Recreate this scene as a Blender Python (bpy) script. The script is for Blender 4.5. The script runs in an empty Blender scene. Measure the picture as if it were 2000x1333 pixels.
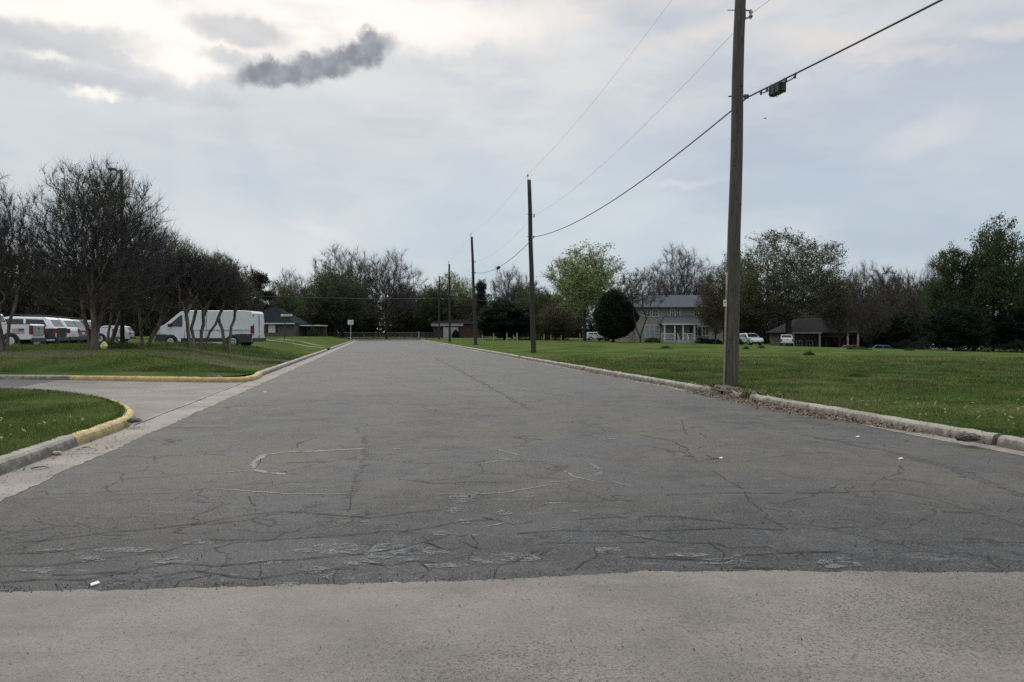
import bpy, bmesh, math, random
import numpy as np
from mathutils import Vector, Matrix
S = bpy.context.scene
R_ = math.radians
COL = S.collection
# ------------------------------------------------------------------ camera
CAMH, FPX, PITCH = 1.5, 1480.0, math.atan(16.5/1480)
cd = bpy.data.cameras.new('camera'); cam = bpy.data.objects.new('camera', cd); COL.objects.link(cam)
cam.location = (0, 0, CAMH); cam.rotation_euler = (math.pi/2-PITCH, 0, 0)
cd.sensor_width = 36; cd.lens = 36*FPX/2000; cd.clip_start = .05; cd.clip_end = 6000
S.camera = cam
S.render.resolution_x, S.render.resolution_y = 1024, 682
S.view_settings.view_transform = 'Standard'; S.view_settings.look = 'None'
S.view_settings.exposure = 0; S.view_settings.gamma = 1
S.cycles.use_denoising = False; S.cycles.max_bounces = 4; S.cycles.diffuse_bounces = 2; S.cycles.glossy_bounces = 2; S.cycles.transmission_bounces = 2; S.cycles.transparent_max_bounces = 8

def ray(px, py):
    u = (px-1000)/FPX; v = -(py-666.5)/FPX
    c, s = math.cos(PITCH), math.sin(PITCH)
    return Vector((u, c+v*s, v*c-s))
def W(px, py, z=0.0):            # point of the photo's ray on the horizontal plane z
    d = ray(px, py); t = (z-CAMH)/d.z
    return Vector((d.x*t, d.y*t, z))
def D(px, py, Y):                # point of the ray at depth Y
    d = ray(px, py); t = Y/d.y
    return Vector((d.x*t, Y, CAMH+d.z*t))

# ------------------------------------------------------------------ node helpers
class NT:
    def __init__(s, nt): s.t = nt; s.n = nt.nodes; s.l = nt.links
    def put(s, sock, v):
        if isinstance(v, bpy.types.NodeSocket): s.l.new(v, sock)
        elif v is not None:
            if sock.type == 'RGBA' and len(v) == 3: v = (*v, 1)
            sock.default_value = v
    def m(s, op, a, b=None, c=None, clamp=False):
        n = s.n.new('ShaderNodeMath'); n.operation = op; n.use_clamp = clamp
        for i, v in enumerate((a, b, c)):
            if v is not None: s.put(n.inputs[i], v)
        return n.outputs[0]
    def add(s, a, b): return s.m('ADD', a, b)
    def sub(s, a, b): return s.m('SUBTRACT', a, b)
    def mul(s, a, b): return s.m('MULTIPLY', a, b)
    def step(s, v, a, b, lo=0.0, hi=1.0):
        n = s.n.new('ShaderNodeMapRange'); n.interpolation_type = 'SMOOTHSTEP'
        s.put(n.inputs[0], v)
        for i, k in enumerate((a, b, lo, hi)): n.inputs[i+1].default_value = k
        return n.outputs[0]
    def mix(s, f, a, b, mode='MIX'):
        n = s.n.new('ShaderNodeMix'); n.data_type = 'RGBA'; n.blend_type = mode
        s.put(n.inputs[0], f); s.put(n.inputs[6], a); s.put(n.inputs[7], b)
        return n.outputs[2]
    def noise(s, vec, scale, detail=4, rough=.55, dist=0, dims='3D', w=None):
        n = s.n.new('ShaderNodeTexNoise'); n.noise_dimensions = dims
        if dims != '1D': s.put(n.inputs['Vector'], vec)
        if w is not None: s.put(n.inputs['W'], w)
        n.inputs['Scale'].default_value = scale; n.inputs['Detail'].default_value = detail
        n.inputs['Roughness'].default_value = rough; n.inputs['Distortion'].default_value = dist
        return n.outputs['Fac']
    def vor(s, vec, scale, feat='DISTANCE_TO_EDGE', rnd=1):
        n = s.n.new('ShaderNodeTexVoronoi'); n.feature = feat
        s.put(n.inputs['Vector'], vec); n.inputs['Scale'].default_value = scale
        n.inputs['Randomness'].default_value = rnd
        return n.outputs['Distance']
    def comb(s, x, y, z):
        n = s.n.new('ShaderNodeCombineXYZ'); s.put(n.inputs[0], x); s.put(n.inputs[1], y); s.put(n.inputs[2], z)
        return n.outputs[0]
    def sep(s, v):
        n = s.n.new('ShaderNodeSeparateXYZ'); s.put(n.inputs[0], v); return n.outputs
    def ramp(s, f, stops):
        n = s.n.new('ShaderNodeValToRGB'); s.put(n.inputs[0], f); e = n.color_ramp.elements
        while len(e) < len(stops): e.new(.5)
        for k, (p, c) in zip(e, stops): k.position = p; k.color = (*c, 1)
        return n.outputs[0]
    def mapv(s, vec, scale=(1, 1, 1), rot=(0, 0, 0)):
        n = s.n.new('ShaderNodeMapping'); s.put(n.inputs[0], vec)
        n.inputs['Scale'].default_value = scale; n.inputs['Rotation'].default_value = rot
        return n.outputs[0]
def lin(r, g, b):
    f = lambda c: c/12.92 if c <= .04045 else ((c+.055)/1.055)**2.4
    return tuple(f(c/255) for c in (r, g, b))

# ------------------------------------------------------------------ world: overcast evening sky
SUN_AZ, SUN_EL = R_(-20), R_(30)          # azimuth from +Y towards +X
w = bpy.data.worlds.new('World'); S.world = w; w.use_nodes = True
w.cycles.sampling_method = 'MANUAL'; w.cycles.sample_map_resolution = 256
nt = w.node_tree; nt.nodes.clear(); n = NT(nt)
bg = n.n.new('ShaderNodeBackground'); out = n.n.new('ShaderNodeOutputWorld'); nt.links.new(bg.outputs[0], out.inputs[0])
sky = n.n.new('ShaderNodeTexSky'); sky.sky_type = 'NISHITA'; sky.sun_disc = False
sky.sun_elevation = SUN_EL; sky.sun_rotation = SUN_AZ
tc = n.n.new('ShaderNodeTexCoord'); dirv = tc.outputs['Generated']
x, y, z = n.sep(dirv)
az = n.m('ARCTAN2', x, y); el = n.m('ARCSINE', z)
plane = n.comb(n.m('DIVIDE', x, n.m('MAXIMUM', n.add(z, .10), .05)), n.m('DIVIDE', y, n.m('MAXIMUM', n.add(z, .10), .05)), 0.0)
def ae(px, py):
    d = ray(px, py).normalized(); return math.atan2(d.x, d.y), math.asin(d.z)
sph = n.comb(az, el, 0.0)
wn1 = n.sub(n.noise(sph, 9, 3, .6), .5)
wn2 = n.sub(n.noise(n.comb(n.add(az, 5.2), el, 3.0), 9, 3, .6), .5)
wf1 = n.sub(n.noise(sph, 34, 4, .66), .5)
wf2 = n.sub(n.noise(n.comb(n.add(az, 3.3), el, 7.0), 34, 4, .66), .5)
_wc = {}
def warped(wp, fn):
    k = (round(wp, 2), round(fn, 3))
    if k not in _wc:
        _wc[k] = n.comb(n.add(az, n.add(n.mul(wn1, wp), n.mul(wf1, fn))), n.add(el, n.add(n.mul(wn2, wp*.55), n.mul(wf2, fn))), 0.0)
    return _wc[k]
def blob(px, py, rx, ry, rot=0, warp=.10, fine=.02, lo=.45, hi=1.15):
    a0, e0 = ae(px, py); warp = min((.03, .06, .10), key=lambda q: abs(q-warp)); fine = .022 if fine < .028 else (.04 if fine > .045 else .03)
    mp = n.n.new('ShaderNodeMapping'); mp.vector_type = 'TEXTURE'; n.put(mp.inputs[0], warped(warp, fine))
    mp.inputs['Location'].default_value = (a0, e0, 0); mp.inputs['Rotation'].default_value = (0, 0, R_(rot)); mp.inputs['Scale'].default_value = (rx/FPX, ry/FPX, 1)
    ln = n.n.new('ShaderNodeVectorMath'); ln.operation = 'LENGTH'; n.l.new(mp.outputs[0], ln.inputs[0])
    return n.step(ln.outputs['Value'], lo, hi, 1.0, 0.0)
def union(bl):
    o = bl[0]
    for b in bl[1:]: o = n.m('MAXIMUM', o, b)
    return o
big = n.noise(plane, .55, 4, .55, .3)
mid = n.noise(plane, 1.7, 4, .6, .4)
soft = n.noise(n.mapv(sph, (1, 2.2, 1)), 3.2, 4, .5)
c_lo = n.mix(n.step(soft, .35, .65), lin(185, 199, 211), lin(206, 215, 221))
c_hi = n.mix(n.step(n.add(n.mul(big, .55), n.mul(mid, .45)), .40, .60), lin(188, 196, 207), lin(220, 221, 222))
base = n.mix(n.step(el, .15, .36), c_lo, c_hi)
# right-hand side slightly bluer and darker than the left
base = n.mix(n.mul(n.step(az, .05, .6), .30), base, lin(180, 191, 206))
base = n.mix(n.mul(n.mul(n.step(az, .25, -.45), n.step(el, .05, .16)), .35), base, lin(208, 214, 217))
# pale streaks low in the sky
streaks = union([blob(1800, 265, 90, 38, 25, .06, .03, .2, 1.3), blob(1340, 355, 90, 9, 4, .05, .02, .1, 1.3),
                 blob(620, 450, 75, 14, -12, .06, .02, .1, 1.3), blob(1030, 105, 70, 20, 0, .06, .03, .1, 1.3)])
base = n.mix(n.mul(streaks, .45), base, lin(224, 222, 222))
# warm bright breaks at upper left and thin ones along the top right
brt = union([blob(260, 40, 520, 52, 2, .12, .03, .3, 1.25), blob(680, 22, 470, 60, -2, .10, .03, .3, 1.3), blob(350, 108, 125, 30, 8, .09, .03, .3, 1.2),
             blob(560, 75, 120, 32, 10, .08, .03, .2, 1.3), blob(90, 108, 40, 9, 0, .04, .02, .2, 1.3), blob(170, 183, 38, 15, 0, .05, .03, .1, 1.3),
             blob(215, 190, 26, 10, 0, .05, .03, .1, 1.3)])
brt2 = union([blob(1390, 55, 170, 18, 12, .08, .03, .1, 1.4), blob(1640, 75, 190, 26, -8, .10, .04, .1, 1.4), blob(1760, 105, 130, 14, -10, .08, .03, .1, 1.4),
              blob(1960, 62, 60, 16, 0, .08, .03, .1, 1.4), blob(950, 60, 140, 30, 5, .1, .04, .1, 1.4), blob(1180, 15, 200, 26, 0, .1, .04, .1, 1.4)])
base = n.mix(n.mul(brt2, .62), base, lin(229, 221, 216))
base = n.mix(brt, base, (1.02, .97, .90))
# grey cloud banks in front of the bright breaks
gry = union([blob(95, 80, 190, 34, 3, .09, .035, .35, 1.1), blob(180, 108, 120, 26, -6, .09, .035, .3, 1.15), blob(470, 62, 112, 30, -3, .05, .02, .5, 1.1),
             blob(440, 108, 60, 16, 0, .06, .03, .2, 1.2), blob(200, 160, 260, 22, 0, .06, .03, .3, 1.2)])
base = n.mix(n.mul(gry, .93), base, n.mix(n.step(mid, .35, .65), lin(172, 179, 191), lin(197, 202, 208)))
# the small dark cloud
dk = union([blob(535, 144, 92, 26, 6, .03, .03, .45, 1.12), blob(628, 129, 100, 28, 12, .03, .03, .45, 1.12),
            blob(712, 105, 74, 30, 22, .03, .03, .45, 1.12), blob(728, 76, 24, 20, 0, .03, .03, .3, 1.2)])
lay = n.step(n.add(n.noise(n.mapv(sph, (1, 3.2, 1)), 4.5, 4, .55), n.mul(wn1, .12)), .50, .66)
base = n.mix(n.mul(n.mul(lay, n.step(el, .02, .12)), .28), base, lin(172, 184, 199))
base = n.mix(n.mul(n.mul(n.step(el, .18, .36), n.step(az, .5, -.3)), .16), base, (1.0, .90, .78))
# faint sun rays through the cloud
ra, re = ae(330, -160)
ang = n.m('ARCTAN2', n.sub(az, ra), n.sub(re, el))
rays = n.mul(n.sub(n.noise(None, 3.2, 1, .4, dims='1D', w=ang), .5), n.mul(n.step(el, .33, .22), n.step(az, .15, -.1)))
base = n.mix(n.m('MULTIPLY', n.m('MAXIMUM', rays, 0.0), .75, clamp=True), base, lin(228, 231, 233))
base = n.mix(n.mul(dk, .88), base, n.mix(n.step(n.noise(sph, 40, 4, .6), .35, .65), lin(104, 111, 125), lin(138, 145, 157)))
# cloud deck brightens towards the zenith and round the veiled sun
sa = Vector((math.sin(SUN_AZ)*math.cos(SUN_EL+.12), math.cos(SUN_AZ)*math.cos(SUN_EL+.12), math.sin(SUN_EL+.12)))
dt = n.n.new('ShaderNodeVectorMath'); dt.operation = 'DOT_PRODUCT'; nt.links.new(dirv, dt.inputs[0]); dt.inputs[1].default_value = sa
boost = n.add(n.add(1.0, n.mul(n.step(el, R_(26), R_(65)), 1.25)), n.mul(n.mul(n.step(dt.outputs['Value'], .90, .995), n.step(el, R_(24), R_(30))), 4.0))
vm = n.n.new('ShaderNodeVectorMath'); vm.operation = 'SCALE'; nt.links.new(base, vm.inputs[0]); nt.links.new(n.mul(boost, 10.3), vm.inputs['Scale'])
fin = n.mix(.96, sky.outputs[0], vm.outputs[0])
nt.links.new(fin, bg.inputs[0]); bg.inputs[1].default_value = .1

sd = bpy.data.lights.new('sun', 'SUN'); sun = bpy.data.objects.new('sun', sd); COL.objects.link(sun)
sd.energy = .8; sd.angle = R_(18); sd.color = (1, .93, .84)
sv = Vector((math.sin(SUN_AZ)*math.cos(SUN_EL), math.cos(SUN_AZ)*math.cos(SUN_EL), math.sin(SUN_EL)))
sun.rotation_euler = sv.to_track_quat('Z', 'Y').to_euler()

# ------------------------------------------------------------------ object helpers
def setp(o, label=None, cat=None, group=None, kind=None):
    if label: o['label'] = label
    if cat: o['category'] = cat
    if group: o['group'] = group
    if kind: o['kind'] = kind
    return o
def empty(name, loc, rz=0, label=None, cat=None, group=None):
    o = bpy.data.objects.new(name, None); COL.objects.link(o); o.empty_display_size = .3
    o.location = loc; o.rotation_euler = (0, 0, rz)
    return setp(o, label, cat, group)
def link(name, me, parent=None, smooth=False):
    if smooth: me.polygons.foreach_set('use_smooth', [True]*len(me.polygons))
    o = bpy.data.objects.new(name, me); COL.objects.link(o)
    if parent: o.parent = parent
    return o
def copy_tree(o, parent=None):
    c = o.copy(); COL.objects.link(c)
    if parent: c.parent = parent
    for ch in list(o.children): copy_tree(ch, c)
    return c
class MB:
    def __init__(s): s.v = []; s.f = []
    def face(s, pts):
        k = len(s.v); s.v += [tuple(p) for p in pts]; s.f.append(tuple(range(k, k+len(pts))))
    def box(s, x0, x1, y0, y1, z0, z1):
        k = len(s.v)
        s.v += [(a, b, c) for c in (z0, z1) for b in (y0, y1) for a in (x0, x1)]
        s.f += [tuple(k+i for i in q) for q in ((0, 2, 3, 1), (4, 5, 7, 6), (0, 1, 5, 4), (2, 6, 7, 3), (0, 4, 6, 2), (1, 3, 7, 5))]
    def tube(s, pts, rad, nn=8, cap=True):
        pts = [Vector(p) for p in pts]; rings = []
        if not hasattr(rad, '__len__'): rad = [rad]*len(pts)
        for i, p in enumerate(pts):
            d = (pts[min(i+1, len(pts)-1)]-pts[max(i-1, 0)]).normalized()
            a = Vector((0, 0, 1)) if abs(d.z) < .9 else Vector((1, 0, 0))
            u = d.cross(a).normalized(); v = d.cross(u); k = len(s.v)
            s.v += [tuple(p+(u*math.cos(t)+v*math.sin(t))*rad[i]) for t in [2*math.pi*j/nn for j in range(nn)]]
            rings.append(k)
        for a, b in zip(rings, rings[1:]):
            for j in range(nn): s.f.append((a+j, a+(j+1) % nn, b+(j+1) % nn, b+j))
        if cap: s.f.append(tuple(rings[0]+j for j in range(nn))[::-1]); s.f.append(tuple(rings[-1]+j for j in range(nn)))
    def prism(s, poly, ax, a0, a1):       # polygon in the plane normal to axis ax, extruded a0..a1
        def P(q, t):
            return {'x': (t, q[0], q[1]), 'y': (q[0], t, q[1]), 'z': (q[0], q[1], t)}[ax]
        k = len(s.v); m = len(poly)
        s.v += [P(q, a0) for q in poly]+[P(q, a1) for q in poly]
        s.f.append(tuple(range(k, k+m))); s.f.append(tuple(range(k+m, k+2*m))[::-1])
        for i in range(m): s.f.append((k+i, k+m+i, k+m+(i+1) % m, k+(i+1) % m))
    def build(s, name, mat, parent=None, smooth=False, bevel=0, fix=True):
        me = bpy.data.meshes.new(name); me.from_pydata(s.v, [], s.f); me.materials.append(mat)
        if fix or bevel:
            bm = bmesh.new(); bm.from_mesh(me)
            if bevel: bmesh.ops.bevel(bm, geom=list(bm.edges), offset=bevel, segments=2, affect='EDGES', clamp_overlap=True)
            bmesh.ops.recalc_face_normals(bm, faces=bm.faces); bm.to_mesh(me); bm.free()
        return link(name, me, parent, smooth)
def np_mesh(name, parts, mats):
    """parts: (V(n,3), F(m,k), material index, optional)"""
    me = bpy.data.meshes.new(name); V = []; loops = []; tot = []; mi = []; off = 0
    for V_, F_, m_ in parts:
        V.append(V_); loops.append((F_+off).ravel()); tot.append(np.full(len(F_), F_.shape[1])); mi.append(np.full(len(F_), m_)); off += len(V_)
    V = np.concatenate(V).astype(np.float32); loops = np.concatenate(loops).astype(np.int32)
    tot = np.concatenate(tot).astype(np.int32); mi = np.concatenate(mi).astype(np.int32)
    me.vertices.add(len(V)); me.vertices.foreach_set('co', V.ravel())
    me.loops.add(len(loops)); me.loops.foreach_set('vertex_index', loops)
    me.polygons.add(len(tot)); st = np.zeros(len(tot), np.int32); st[1:] = np.cumsum(tot)[:-1]
    me.polygons.foreach_set('loop_start', st); me.polygons.foreach_set('loop_total', tot)
    for m in mats: me.materials.append(m)
    me.polygons.foreach_set('material_index', mi); me.update(); me.validate()
    return me

# ------------------------------------------------------------------ materials
def mat(name):
    m = bpy.data.materials.new(name); m.use_nodes = True; t = m.node_tree
    b = t.nodes['Principled BSDF']; n = NT(t)
    tcn = t.nodes.new('ShaderNodeTexCoord')
    return m, n, b, tcn.outputs['Object']
def bump(n, b, h, st, dist=.02):
    k = n.n.new('ShaderNodeBump'); k.inputs['Strength'].default_value = st; k.inputs['Distance'].default_value = dist
    n.put(k.inputs['Height'], h); n.l.new(k.outputs[0], b.inputs['Normal'])
def simple(name, c, rough=.6, var=.12, scale=3, metal=0, spec=.5, bmp=0, coat=0):
    m, n, b, o = mat(name)
    f = n.noise(o, scale, 4, .6)
    d = tuple(max(0, k*(1-var)) for k in c); e = tuple(min(1, k*(1+var)) for k in c)
    n.put(b.inputs['Base Color'], n.mix(n.step(f, .3, .7), d, e))
    b.inputs['Roughness'].default_value = rough; b.inputs['Metallic'].default_value = metal
    b.inputs['Specular IOR Level'].default_value = spec; b.inputs['Coat Weight'].default_value = coat
    if bmp: bump(n, b, f, bmp)
    return m
M = {}
# old asphalt
m, n, b, o = mat('asphalt'); ox, oy, oz = n.sep(o)
along = n.mapv(o, (1, .22, 1), (0, 0, R_(-10)))
f1 = n.noise(along, .35, 5, .6); f2 = n.noise(o, 1.3, 6, .65, .4)
col = n.mix(n.step(f1, .36, .64), (.036, .035, .034), (.094, .083, .066))
col = n.mix(n.mul(n.step(f2, .42, .62), .65), col, (.106, .093, .073))
zone = n.add(oy, n.mul(n.sub(n.noise(o, .5, 4, .6), .5), 3.5))
col = n.mix(n.mul(n.step(zone, 16.8, 19.4), .62), col, (.112, .106, .099))       # paler, older surface up the street
nearb = n.mul(n.step(n.add(oy, n.mul(n.sub(n.noise(o, 1.1, 5, .6), .5), 3.4)), 8.0, 5.2), n.step(ox, -7, -1, .75, 1))
col = n.mix(n.mul(nearb, .80), col, (.027, .027, .029))
dkp = n.mul(n.step(n.noise(n.mapv(o, (.5, 1, 1)), .8, 5, .7, .5), .46, .62), .75)
col = n.mix(dkp, col, (.070, .069, .071))
m8 = n.noise(n.mapv(o, (1, .8, 1)), 5.5, 7, .82)
col = n.mix(n.mul(n.step(m8, .50, .66), .45), col, (.120, .107, .085))
col = n.mix(n.mul(n.step(m8, .50, .34), .60), col, (.028, .028, .030))
oil = n.mul(n.step(n.noise(n.mapv(o, (1.4, .5, 1), (0, 0, R_(-10))), 1.1, 4, .6), .60, .74), .35)
col = n.mix(oil, col, (.045, .045, .048))
agg = n.noise(o, 55, 4, .88); a3 = n.noise(o, 16, 3, .7)
col = n.mix(n.mul(n.step(agg, .53, .62), .62), col, (.24, .225, .195))
col = n.mix(n.mul(n.step(agg, .47, .37), .75), col, (.022, .022, .024))
col = n.mix(n.mul(n.step(a3, .54, .68), .30), col, (.055, .054, .054))
wv = n.n.new('ShaderNodeVectorMath'); wv.operation = 'ADD'; n.l.new(o, wv.inputs[0])
nz = n.n.new('ShaderNodeTexNoise'); nz.inputs['Scale'].default_value = 1.4; nz.inputs['Detail'].default_value = 5; n.l.new(o, nz.inputs['Vector'])
n.l.new(nz.outputs['Color'], wv.inputs[1])
cr = n.vor(n.mapv(wv.outputs[0], (.8, 1.5, 1)), .75)
crm = n.mul(n.step(cr, .011, .002), n.step(n.noise(o, .45, 3, .5), .46, .54))
cr2 = n.vor(n.mapv(wv.outputs[0], (.9, 2.0, 1)), 3.0)
crm = n.m('MAXIMUM', crm, n.mul(n.step(cr2, .020, .005), n.mul(n.step(oy, 8.2, 5.6), n.step(n.noise(o, .9, 3, .6), .44, .52))))
col = n.mix(n.mul(crm, .85), col, (.012, .012, .013))
fl = n.mul(n.mul(n.step(n.noise(n.mapv(o, (1, 2.4, 1)), 2.6, 5, .75, .8), .60, .68), n.step(agg, .38, .50)), n.step(oy, 10.5, 6.5))
col = n.mix(n.mul(fl, .55), col, (.20, .20, .20))
n.put(b.inputs['Base Color'], col); b.inputs['Roughness'].default_value = .83; b.inputs['Specular IOR Level'].default_value = .4
bump(n, b, n.sub(n.add(agg, n.mul(f2, .6)), n.mul(crm, 2)), .55, .008); M['asphalt'] = m
# concrete kinds
def concrete(name, c0, c1, pit=0, stain=.35, rough=.85):
    m, n, b, o = mat(name)
    f = n.noise(o, .9, 6, .62); g = n.noise(o, 7, 5, .7); a = n.noise(o, 130, 2, .7)
    col = n.mix(n.step(f, .38, .62), c0, c1)
    col = n.mix(n.mul(n.step(g, .52, .72), stain), col, tuple(k*.45 for k in c0))
    col = n.mix(n.mul(n.step(a, .42, .7), .16), col, tuple(k*.4 for k in c0))
    hh = g
    if pit:
        ox, oy, oz = n.sep(o)
        den = n.noise(o, .55, 3, .6)
        dmask = n.add(n.add(.012, n.mul(n.sub(3.6, oy), .045)), n.add(n.mul(ox, .018), n.mul(n.sub(den, .5), .35)))
        pits = n.noise(n.mapv(o, (1, 1, 1)), 60, 4, .78, .3)
        pm = n.step(n.add(pits, dmask), .575, .63)
        col = n.mix(n.mul(pm, .85), col, (.055, .052, .048))
        p2 = n.noise(o, 85, 4, .85)
        col = n.mix(n.mul(n.step(p2, .52, .62), .6), col, (.13, .125, .12))
        col = n.mix(n.mul(n.step(p2, .46, .36), .35), col, (.42, .39, .35))
        tyre = n.mul(n.step(n.noise(n.mapv(o, (.35, 2.2, 1)), 1.6, 5, .7, .4), .52, .72), .35)
        col = n.mix(tyre, col, (.10, .095, .088))
        pink = n.mul(n.step(n.noise(o, 1.4, 3, .5), .5, .7), .22)
        col = n.mix(pink, col, (.30, .215, .19))
        hh = n.sub(n.add(g, n.mul(p2, .4)), n.mul(pm, 1.2))
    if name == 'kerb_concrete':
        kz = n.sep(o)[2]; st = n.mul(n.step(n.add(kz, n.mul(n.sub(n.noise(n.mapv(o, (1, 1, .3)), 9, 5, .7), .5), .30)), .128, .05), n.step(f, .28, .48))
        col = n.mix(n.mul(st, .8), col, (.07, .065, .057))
    n.put(b.inputs['Base Color'], col); b.inputs['Roughness'].default_value = rough
    bump(n, b, hh, .5, .01); M[name] = m
concrete('concrete_slab', (.155, .135, .112), (.216, .188, .156), pit=1, stain=.12)
concrete('gutter_concrete', (.20, .176, .143), (.285, .255, .21), stain=.6)
concrete('apron_concrete', (.165, .142, .118), (.215, .188, .158), stain=.4)
concrete('kerb_concrete', (.26, .235, .195), (.36, .33, .28), stain=.6)
concrete('house_concrete', (.30, .30, .29), (.36, .36, .35), stain=.2)
def kerbpaint():
    m, n, b, o = mat('yellow_kerb_paint'); f = n.noise(o, 5, 6, .7); g = n.noise(o, 22, 4, .7)
    col = n.mix(n.step(f, .3, .7), (.54, .39, .12), (.64, .48, .18))
    wear = n.step(n.add(n.mul(f, .5), n.mul(g, .5)), .46, .56)
    col = n.mix(n.mul(wear, .75), col, (.19, .16, .12))
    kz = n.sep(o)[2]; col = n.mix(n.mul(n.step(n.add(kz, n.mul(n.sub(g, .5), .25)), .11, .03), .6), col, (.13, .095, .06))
    n.put(b.inputs['Base Color'], col); b.inputs['Roughness'].default_value = .8; bump(n, b, g, .4); M['yellow_kerb'] = m
kerbpaint()
# grass ground
def grassmat(name, dirt=None, warm=0.0):
    m, n, b, o = mat(name)
    f = n.noise(o, .22, 5, .6, .3); g = n.noise(n.mapv(o, (1, .6, 1)), 1.6, 6, .7); h = n.noise(o, 24, 5, .75)
    gf = n.noise(o, 5, 4, .7)
    col = n.mix(n.step(f, .38, .62), (.050, .090, .024), (.104, .142, .040))
    col = n.mix(n.mul(n.step(g, .5, .7), .55), col, (.042, .074, .022))
    col = n.mix(n.mul(n.step(gf, .50, .66), .5), col, (.14, .145, .055))
    col = n.mix(n.mul(n.step(h, .40, .65), .45), col, (.024, .045, .012))
    if warm: col = n.mix(n.mul(n.step(n.noise(o, .35, 4, .6), .48, .62), warm), col, (.155, .145, .065))
    if dirt:
        ox, oy, oz = n.sep(o); msk = None
        for (cx, cy, rx, ry) in dirt:
            dx = n.mul(n.sub(ox, cx), 1/rx); dy = n.mul(n.sub(oy, cy), 1/ry)
            d = n.add(n.m('SQRT', n.add(n.mul(dx, dx), n.mul(dy, dy))), n.mul(n.sub(f, .5), 2.2))
            k = n.mul(n.step(d, .45, 1.15, 1, 0), n.step(n.add(g, n.mul(h, .3)), .42, .60)); msk = k if msk is None else n.m('MAXIMUM', msk, k)
        col = n.mix(n.mul(msk, .82), col, n.mix(n.step(h, .4, .6), (.10, .082, .062), (.17, .145, .11)))
    n.put(b.inputs['Base Color'], col); b.inputs['Roughness'].default_value = 1; b.inputs['Specular IOR Level'].default_value = 0
    bump(n, b, n.add(h, g), .9, .05); M[name] = m
grassmat('lawn_left', [(-14.5, 31, 6.5, 2.6), (-10.5, 29.5, 3.5, 1.6), (-19, 28.8, 5, 1.2), (-12.5, 36, 4, 1.5)], .3)
grassmat('lawn_right', [(4.6, 19.6, 1.2, .8), (10.5, 12.5, 2.2, .5), (6.5, 15.2, 2, .35)], .45)
grassmat('far_ground', None, .9)
def blademat(name, a, bcol, tip, warm=.3):
    m, n, b, o = mat(name); gi = n.n.new('ShaderNodeNewGeometry'); r = gi.outputs['Random Per Island']
    f = n.noise(o, .35, 4, .6, .3); col = n.mix(r, a, bcol)
    col = n.mix(n.mul(n.step(n.add(f, n.mul(r, .35)), .62, .9), warm*2), col, tip)
    if name == 'grass_blade': col = n.mix(n.mul(n.step(n.noise(n.mapv(o, (1, .7, 1)), .8, 5, .7), .44, .58), .6), col, tuple(k*.55 for k in a))
    n.put(b.inputs['Base Color'], col); b.inputs['Roughness'].default_value = .7; b.inputs['Specular IOR Level'].default_value = .2
    tr = n.n.new('ShaderNodeBsdfTranslucent'); n.l.new(col, tr.inputs[0]); mx = n.n.new('ShaderNodeMixShader'); mx.inputs[0].default_value = .45 if 'leaf' in name else .3
    n.l.new(b.outputs[0], mx.inputs[1]); n.l.new(tr.outputs[0], mx.inputs[2]); n.l.new(mx.outputs[0], n.t.nodes['Material Output'].inputs[0]); M[name] = m
blademat('grass_blade', (.056, .100, .024), (.122, .178, .050), (.24, .21, .09), .5)
blademat('weed_leaf', (.030, .065, .018), (.06, .11, .03), (.07, .1, .03), .2)
def leafmat(name, a, bcol, trans=.25):
    blademat(name, a, bcol, tuple(k*1.25 for k in bcol), .15)
leafmat('leaf_lime', (.12, .16, .05), (.29, .36, .13))
leafmat('leaf_olive', (.065, .076, .030), (.145, .155, .065))
leafmat('leaf_green', (.036, .058, .022), (.088, .115, .042))
leafmat('leaf_dark', (.010, .017, .012), (.022, .034, .021))
leafmat('leaf_pine', (.016, .022, .020), (.035, .045, .036))
leafmat('leaf_rust', (.060, .056, .028), (.12, .11, .05))
leafmat('bud_green', (.08, .10, .04), (.15, .17, .07))
def bark(name, a, bcol, sc=6, zs=.25):
    m, n, b, o = mat(name); f = n.noise(n.mapv(o, (1, 1, zs)), sc, 5, .65)
    n.put(b.inputs['Base Color'], n.mix(n.step(f, .35, .65), a, bcol)); b.inputs['Roughness'].default_value = .9; b.inputs['Specular IOR Level'].default_value = .2
    bump(n, b, f, .6, .03); M[name] = m
bark('bark_myrtle', (.075, .060, .050), (.20, .165, .135), 5)
bark('bark_dark', (.028, .024, .021), (.07, .06, .052), 6)
bark('twig_brown', (.044, .040, .041), (.088, .079, .078), 3, 1)
bark('twig_grey', (.062, .055, .052), (.115, .104, .097), 3, 1)
def pole_wood(nm='pole_wood', q_=1.0):
    m, n, b, o = mat(nm); f = n.noise(n.mapv(o, (1, 1, .05)), 34, 5, .8); g = n.noise(o, 1.2, 4, .6); k = n.noise(n.mapv(o, (1, 1, .35)), 7, 3, .6)
    col = n.mix(n.step(f, .35, .65), tuple(k*q_ for k in (.040, .036, .031)), tuple(k*q_ for k in (.115, .102, .084))); col = n.mix(n.mul(n.step(g, .4, .65), .45), col, tuple(k*q_ for k in (.060, .057, .042)))
    col = n.mix(n.mul(n.step(k, .64, .70), .8), col, (.025, .021, .018))
    n.put(b.inputs['Base Color'], col); b.inputs['Roughness'].default_value = .9; bump(n, b, f, .8, .015); M[nm] = m
pole_wood()
pole_wood('pole_wood_dark', .48)
M['metal'] = simple('galvanised_metal', (.33, .34, .35), .5, .1, 6, .6)
M['darkmetal'] = simple('dark_metal', (.035, .036, .038), .5, .1, 5)
M['cable'] = simple('cable_black', (.06, .06, .065), .6, .1, 2)
M['wire'] = simple('wire_grey', (.16, .16, .17), .5, .1, 2)
M['black'] = simple('black_plastic', (.015, .015, .018), .5, .2, 5)
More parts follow.
